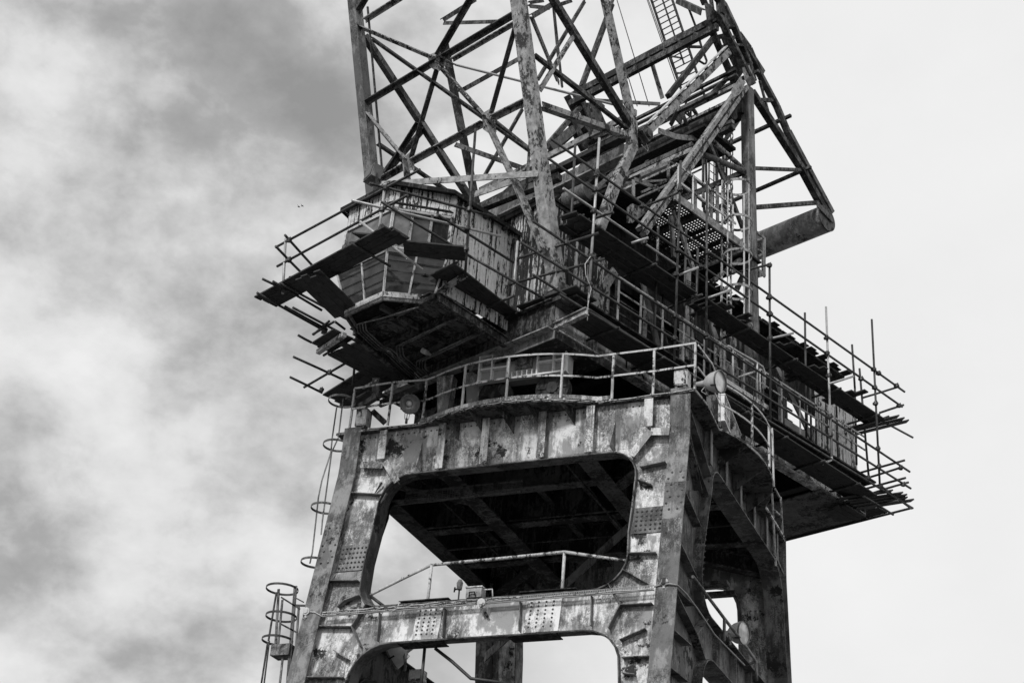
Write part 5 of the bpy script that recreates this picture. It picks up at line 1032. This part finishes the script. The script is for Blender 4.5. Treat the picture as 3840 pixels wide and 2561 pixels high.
for a, b, w_, ma in ((zH(600, 160), zH(690, 520), .16, 'latl'), (zH(690, 470), zH(900, 1110), .13, 'latl'), (zH(600, 400), zH(640, 960), .14, 'plate'), (zH(840, 1110), zH(830, 1500), .14, 'latl'), (zH(1150, 1290), zH(1600, 940), .12, 'latl'), (zH(1490, 1400), zH(1600, 1160), .16, 'lat'), (zH(1380, 50), zH(1590, 610), .16, 'lat')):
    beam(pf, 'support_strut', UU(a, 3.1), UU(b, 3.1), w_, .08, ma, up=UPu)
for i in range(8): a = zH(815, 1270+i*28); b = zH(930, 1330+i*28); beam(pf, 'cooling_wire', UU(a, 3.2), UU(b, 3.2), .02, .02, 'lat')
for a, b, w_ in ((zH(930, 0), zH(930, 370), .10), (zH(1040, 60), zH(1055, 430), .07), (zH(1145, 60), zH(1150, 520), .09), (zH(1230, 0), zH(1235, 520), .10), (zH(1320, 0), zH(1335, 510), .06)): beam(pf, 'railing_post', UU(a, 2.8), UU(b, 2.8), w_, .05, 'latl', up=UPu)
mb = MB(); mb.obox(SW(1.2, v0-1.0, PZ-.35), UPu*1.7, UPv*.95, Z*.05); mk('solid_plate', mb, 'black', pf)
mb = MB(); mb.obox(SW(u1-1.95, v0+1.2, PZ-1.2), UPu*.04, UPv*2.6, Z*1.15); mk('wall_sheet', mb, 'black', pf)  # black sheet put in as the dark space below the platform
mb = MB(); mb.obox(SW(u1-1.0, v1e+.45, PZ-.02), UPu*.95, UPv*.4, Z*.03); mk('solid_plate', mb, 'black', pf)
# small end platform right of the column
ep = thing('end_platform', 'little railed ledge on the right of the mast column, in front of the counterweight cylinder', 'platform', UU(zH(1870, 1200), 3.2))
for a, b, w_ in ((zH(1765, 620), zH(1868, 700), .08), (zH(1775, 850), zH(1868, 920), .07), (zH(1868, 690), zH(1868, 1215), .08), (zH(1780, 1125), zH(1875, 1215), .12), (zH(1765, 730), zH(1830, 700), .06), (zH(1780, 945), zH(1835, 915), .06), (zH(1845, 720), zH(1845, 1180), .06)): beam(ep, 'rail', UU(a, 3.2), UU(b, 3.2), w_, .05, 'latl', up=UPu)
mb = MB(); c = [UU(zH(*p), 3.2) for p in ((1780, 1160), (1872, 1212), (1780, 1240))]; mb.prism([c], UPu*.06); mk('ledge_plate', mb, 'plate', ep)
# cage stairs next to right gallery
sg = thing('gallery_step_ladder', 'bent white handrails of the steps above the right side of the gallery', 'ladder', WX(zE(520, 430), 4.2))
for pts in ([zE(480, 230), zE(478, 30), zE(490, -30), zE(520, -30), zE(528, 60), zE(525, 250)], [zE(600, -10), zE(700, 50), zE(860, 140), zE(940, 195), zE(965, 260), zE(960, 410)], [zE(700, 300), zE(800, 265), zE(925, 225)], [zE(885, 160), zE(888, 510)], [zE(912, 230), zE(915, 540)], [zE(648, 10), zE(650, 360)]):
    mb = MB(); mb.tube([UU(p, 4.0) for p in pts], .03, 8); mk('handrail', mb, 'rail', sg, True)
mb = MB(); a, b = UU(zE(580, 335), 4.0), UU(zE(990, 600), 4.0); mb.bar(a, b, .06, .13); mk('stringer', mb, 'rail', sg)
lg = thing('side_ladder', 'narrow pale upright ladder rails dropping from the right edge of the gallery', 'ladder', WX(zE(1010, 800), 5.5))
for a, b, w_, ma in ((zE(1003, 765), zE(1008, 1180), .09, 'rail'), (zE(1035, 800), zE(1050, 1370), .07, 'rail'), (z4(2020, 0), z4(2050, 580), .06, 'latl'), (z4(2090, 30), z4(2105, 340), .06, 'latl'), (z4(1975, 118), z4(2112, 345), .05, 'rail'), (z4(2050, 510), z4(2108, 640), .06, 'side'), (zE(1060, 1390), zE(1110, 1480), .05, 'latl'), (z4(2035, 130), z4(2080, 170), .04, 'latl')):
    beam(lg, 'rail', WX(a, 5.45), WX(b, 5.45), w_, .04, ma, up=(1, 0, 0))
# ================================================================== FLOODLIGHTS
def bell(name, label, c, axis, Rr, L_, foot, ma='lamp', tail=.25):
    c = Vector(c); ax = Vector(axis).normalized(); t = thing(name, label, 'floodlight', foot)
    # c: centre of the lens, axis: pointing out of the lens
    prof = [(0, Rr), (.18, Rr*.97), (.42, Rr*.86), (.62, Rr*.66), (.76, Rr*.42), (.80, Rr*.30), (.9, Rr*.27), (1.0+tail, Rr*.20), (1.02+tail, Rr*.06)]
    mb = MB(); mb.tube([c-ax*L_*p for p, r_ in prof], [r_ for p, r_ in prof], 28, caps=False); mb.tube([c-ax*L_*(1.02+tail), c-ax*L_*(1.03+tail)], .02, 6)
    sh_ = mk('shade', mb, ma, t, True)
    mb = MB(); prof = [(.03, Rr*.97), (.2, Rr*.9), (.42, Rr*.75), (.55, Rr*.5), (.58, .02)]; mb.tube([c-ax*L_*p for p, r_ in prof], [r_ for p, r_ in prof], 28, caps=False); mk('reflector', mb, 'lampin', sh_, True)
    mb = MB(); mb.dome(c-ax*L_*.45, ax, Rr*.3, 12); mk('bulb', mb, 'lens', sh_, True)
    if abs(ax.x) > .9: mb = MB(); mb.tube([c-ax*.035, c-ax*.03], Rr*.955, 28); mk('lamp_glass', mb, 'lens', t)
    u_ = ax.cross(Z).normalized(); w2 = u_.cross(ax)
    mb = MB(); mb.ribbon([c+(u_*math.cos(R(a))+w2*math.sin(R(a)))*Rr for a in range(0, 360, 15)], -ax*.02, ax*.02, .02, closed=True); mk('rim', mb, 'plate', t)
    for a in (80, 200, 320): d_ = u_*math.cos(R(a))+w2*math.sin(R(a)); mb = MB(); mb.bar(c+d_*Rr*1.03+ax*.03, c+d_*Rr*1.0-ax*.12, .03, .03); mk('clip', mb, 'dark', t)
    j = c-ax*L_*.72; f_ = Vector(foot); mb = MB()
    for s in (-1, 1): mb.bar(j+u_*Rr*.35*s, f_+u_*.05*s+Z*.12, .04, .012, u_)
    mb.tube([f_, f_+Z*.14], .035, 8); mk('bracket', mb, 'plate', t)
    mb = MB(); mb.tube([j+w2*-.05, j-Z*.2-ax*.15, j-Z*.3-ax*.02, f_+Z*.02], .012, 6); mk('cable', mb, 'rail', t, True)
    return t
camd = lambda p: (CAM-p).normalized()
c = WY(zE(525, 342), -4.75); bell('floodlight', 'white bell shaped floodlight on the front corner of the gallery, pointing right', c, Vector((.97, -.24, -.14)), .275, .52, WY(zE(395, 480), -4.6))
c = WY(z5(1132, 722), -4.75); bell('floodlight', 'round floodlight facing the viewer on the left of the gallery railing', c, camd(c)*1.0+Vector((.15, 0, -.1)), .255, .42, WY(z5(1085, 965), -4.55))
c = WX(z4(1795, 1115), 5.0); bell('floodlight', 'grey bell floodlight on the right side beam, lowest at the right edge of the portal', c, Vector((.97, -.26, -.10)), .29, .54, WX(z4(1685, 1215), 4.85))
c = hit(z3(1220, 1320), (0, 1, -SL), -4.5+1.6-SL*18); bell('floodlight', 'dull floodlight pointing left behind the lower front beam, seen from outside the shade', c, Vector((-.85, -.1, -.5)), .29, .5, hit(z3(1320, 1420), (0, 1, -SL), -4.5+1.6-SL*18))
def jbox(label, p, w_=.34, h_=.42, d_=.3):
    p = Vector(p); t = thing('connection_box', label, 'box', p); mb = MB(); mb.box(p+Vector((-w_/2, 0, 0)), p+Vector((w_/2, d_, h_))); mk('case', mb, 'rail', t)
    mb = MB(); mb.box(p+Vector((-w_/2+.03, -.012, .03)), p+Vector((w_/2-.03, -.001, h_-.03))); mk('cover', mb, 'frame', t); mb = MB()
    for x, z in ((-.9, .06), (.9, .06), (-.9, .94), (.9, .94)): mb.dome(p+Vector((x*w_/2*.9, -.012, z*h_)), (0, -1, 0), .015)
    for x in (-.35, .3): mb.box(p+Vector((x*w_-.03, .02, -.08)), p+Vector((x*w_+.03, .08, 0)))
    mk('fixings', mb, 'plate', t)
jbox('grey electrical box standing on top of the front corner leg beside the floodlight', WY(zE(135, 385), -4.45)+Z*.03)
jbox('grey electrical box standing on top of the left leg behind the railing', WY(z5(500, 1000), -4.45)+Z*.03, .32, .5)
jbox('grey electrical box behind the lower front beam, right of the hidden floodlight', hit(z3(1400, 1490), (0, 1, -SL), -4.5+1.6-SL*18), .34, .26)
# cable clipped along the gallery edge
cg = thing('gallery_cable', 'pale cable sagging between clips along the front edge of the gallery deck', 'cable', (-4.6, -4.6, 19.3))
P = []; D = [Vector((x, y-.03, 19.29)) for x, y in [p for p in EDGE if p[0] > -4.9]]
for a, b in zip(D, D[1:]): P += [a, (a+b)/2-Z*.025]
P.append(D[-1]); mb = MB(); mb.tube(P, .013, 6); mk('cable', mb, 'rail', cg, True); mb = MB()
for p in D: mb.box(p-Vector((.02, .02, .02)), p+Vector((.02, .02, .03)))
stuffpart(mk('clip', mb, 'rail', cg))
# lamp on the far jib leg
fl = thing('square_lamp', 'dark square floodlight box hanging low on the far left jib leg above the cab roof', 'floodlight', UV(z1(980, 310), -6.6)); c = UV(z1(980, 305), -7.0)
X = (UPu*.9+UPv*-.2).normalized(); Y = X.cross(Vector((.1, .1, 1))).normalized(); mb = MB(); mb.obox(c, X*.24, Y*.15, X.cross(Y).normalized()*.22); mk('lamp_case', mb, 'plate', fl)
mb = MB(); mb.obox(c-Y*.16*(1 if Y.dot(CAM-c) < 0 else -1), X*.2, Y*.01, X.cross(Y).normalized()*.18); mk('lamp_glass', mb, 'glass', fl); beam(fl, 'lamp_bracket', c+X*.2, c+X*.3-Z*.5, .05, .05, 'tube')
# two birds far off
bd = hit((1120, 776), (0, 1, 0), 60)
for k, o_ in enumerate((0, .35)):
    p = bd+Vector((o_, 0, .02*k)); mb = MB(); mb.tube([p+Vector((-.12, 0, 0)), p, p+Vector((.12, 0, .01))], [.01, .05, .02], 8)
    for s in (-1, 1): mb.prism([[p+Vector((-.03, 0, 0)), p+Vector((.05, 0, 0)), p+Vector((.0, .28*s, .06))]], Z*.01)
    tag(mk('bird', mb, 'black', None, False, p), ('tiny dark bird flying in the grey sky left of the cab, the left of two', 'tiny dark bird flying in the grey sky left of the cab, the right of two')[k], 'bird', 'birds in the sky')
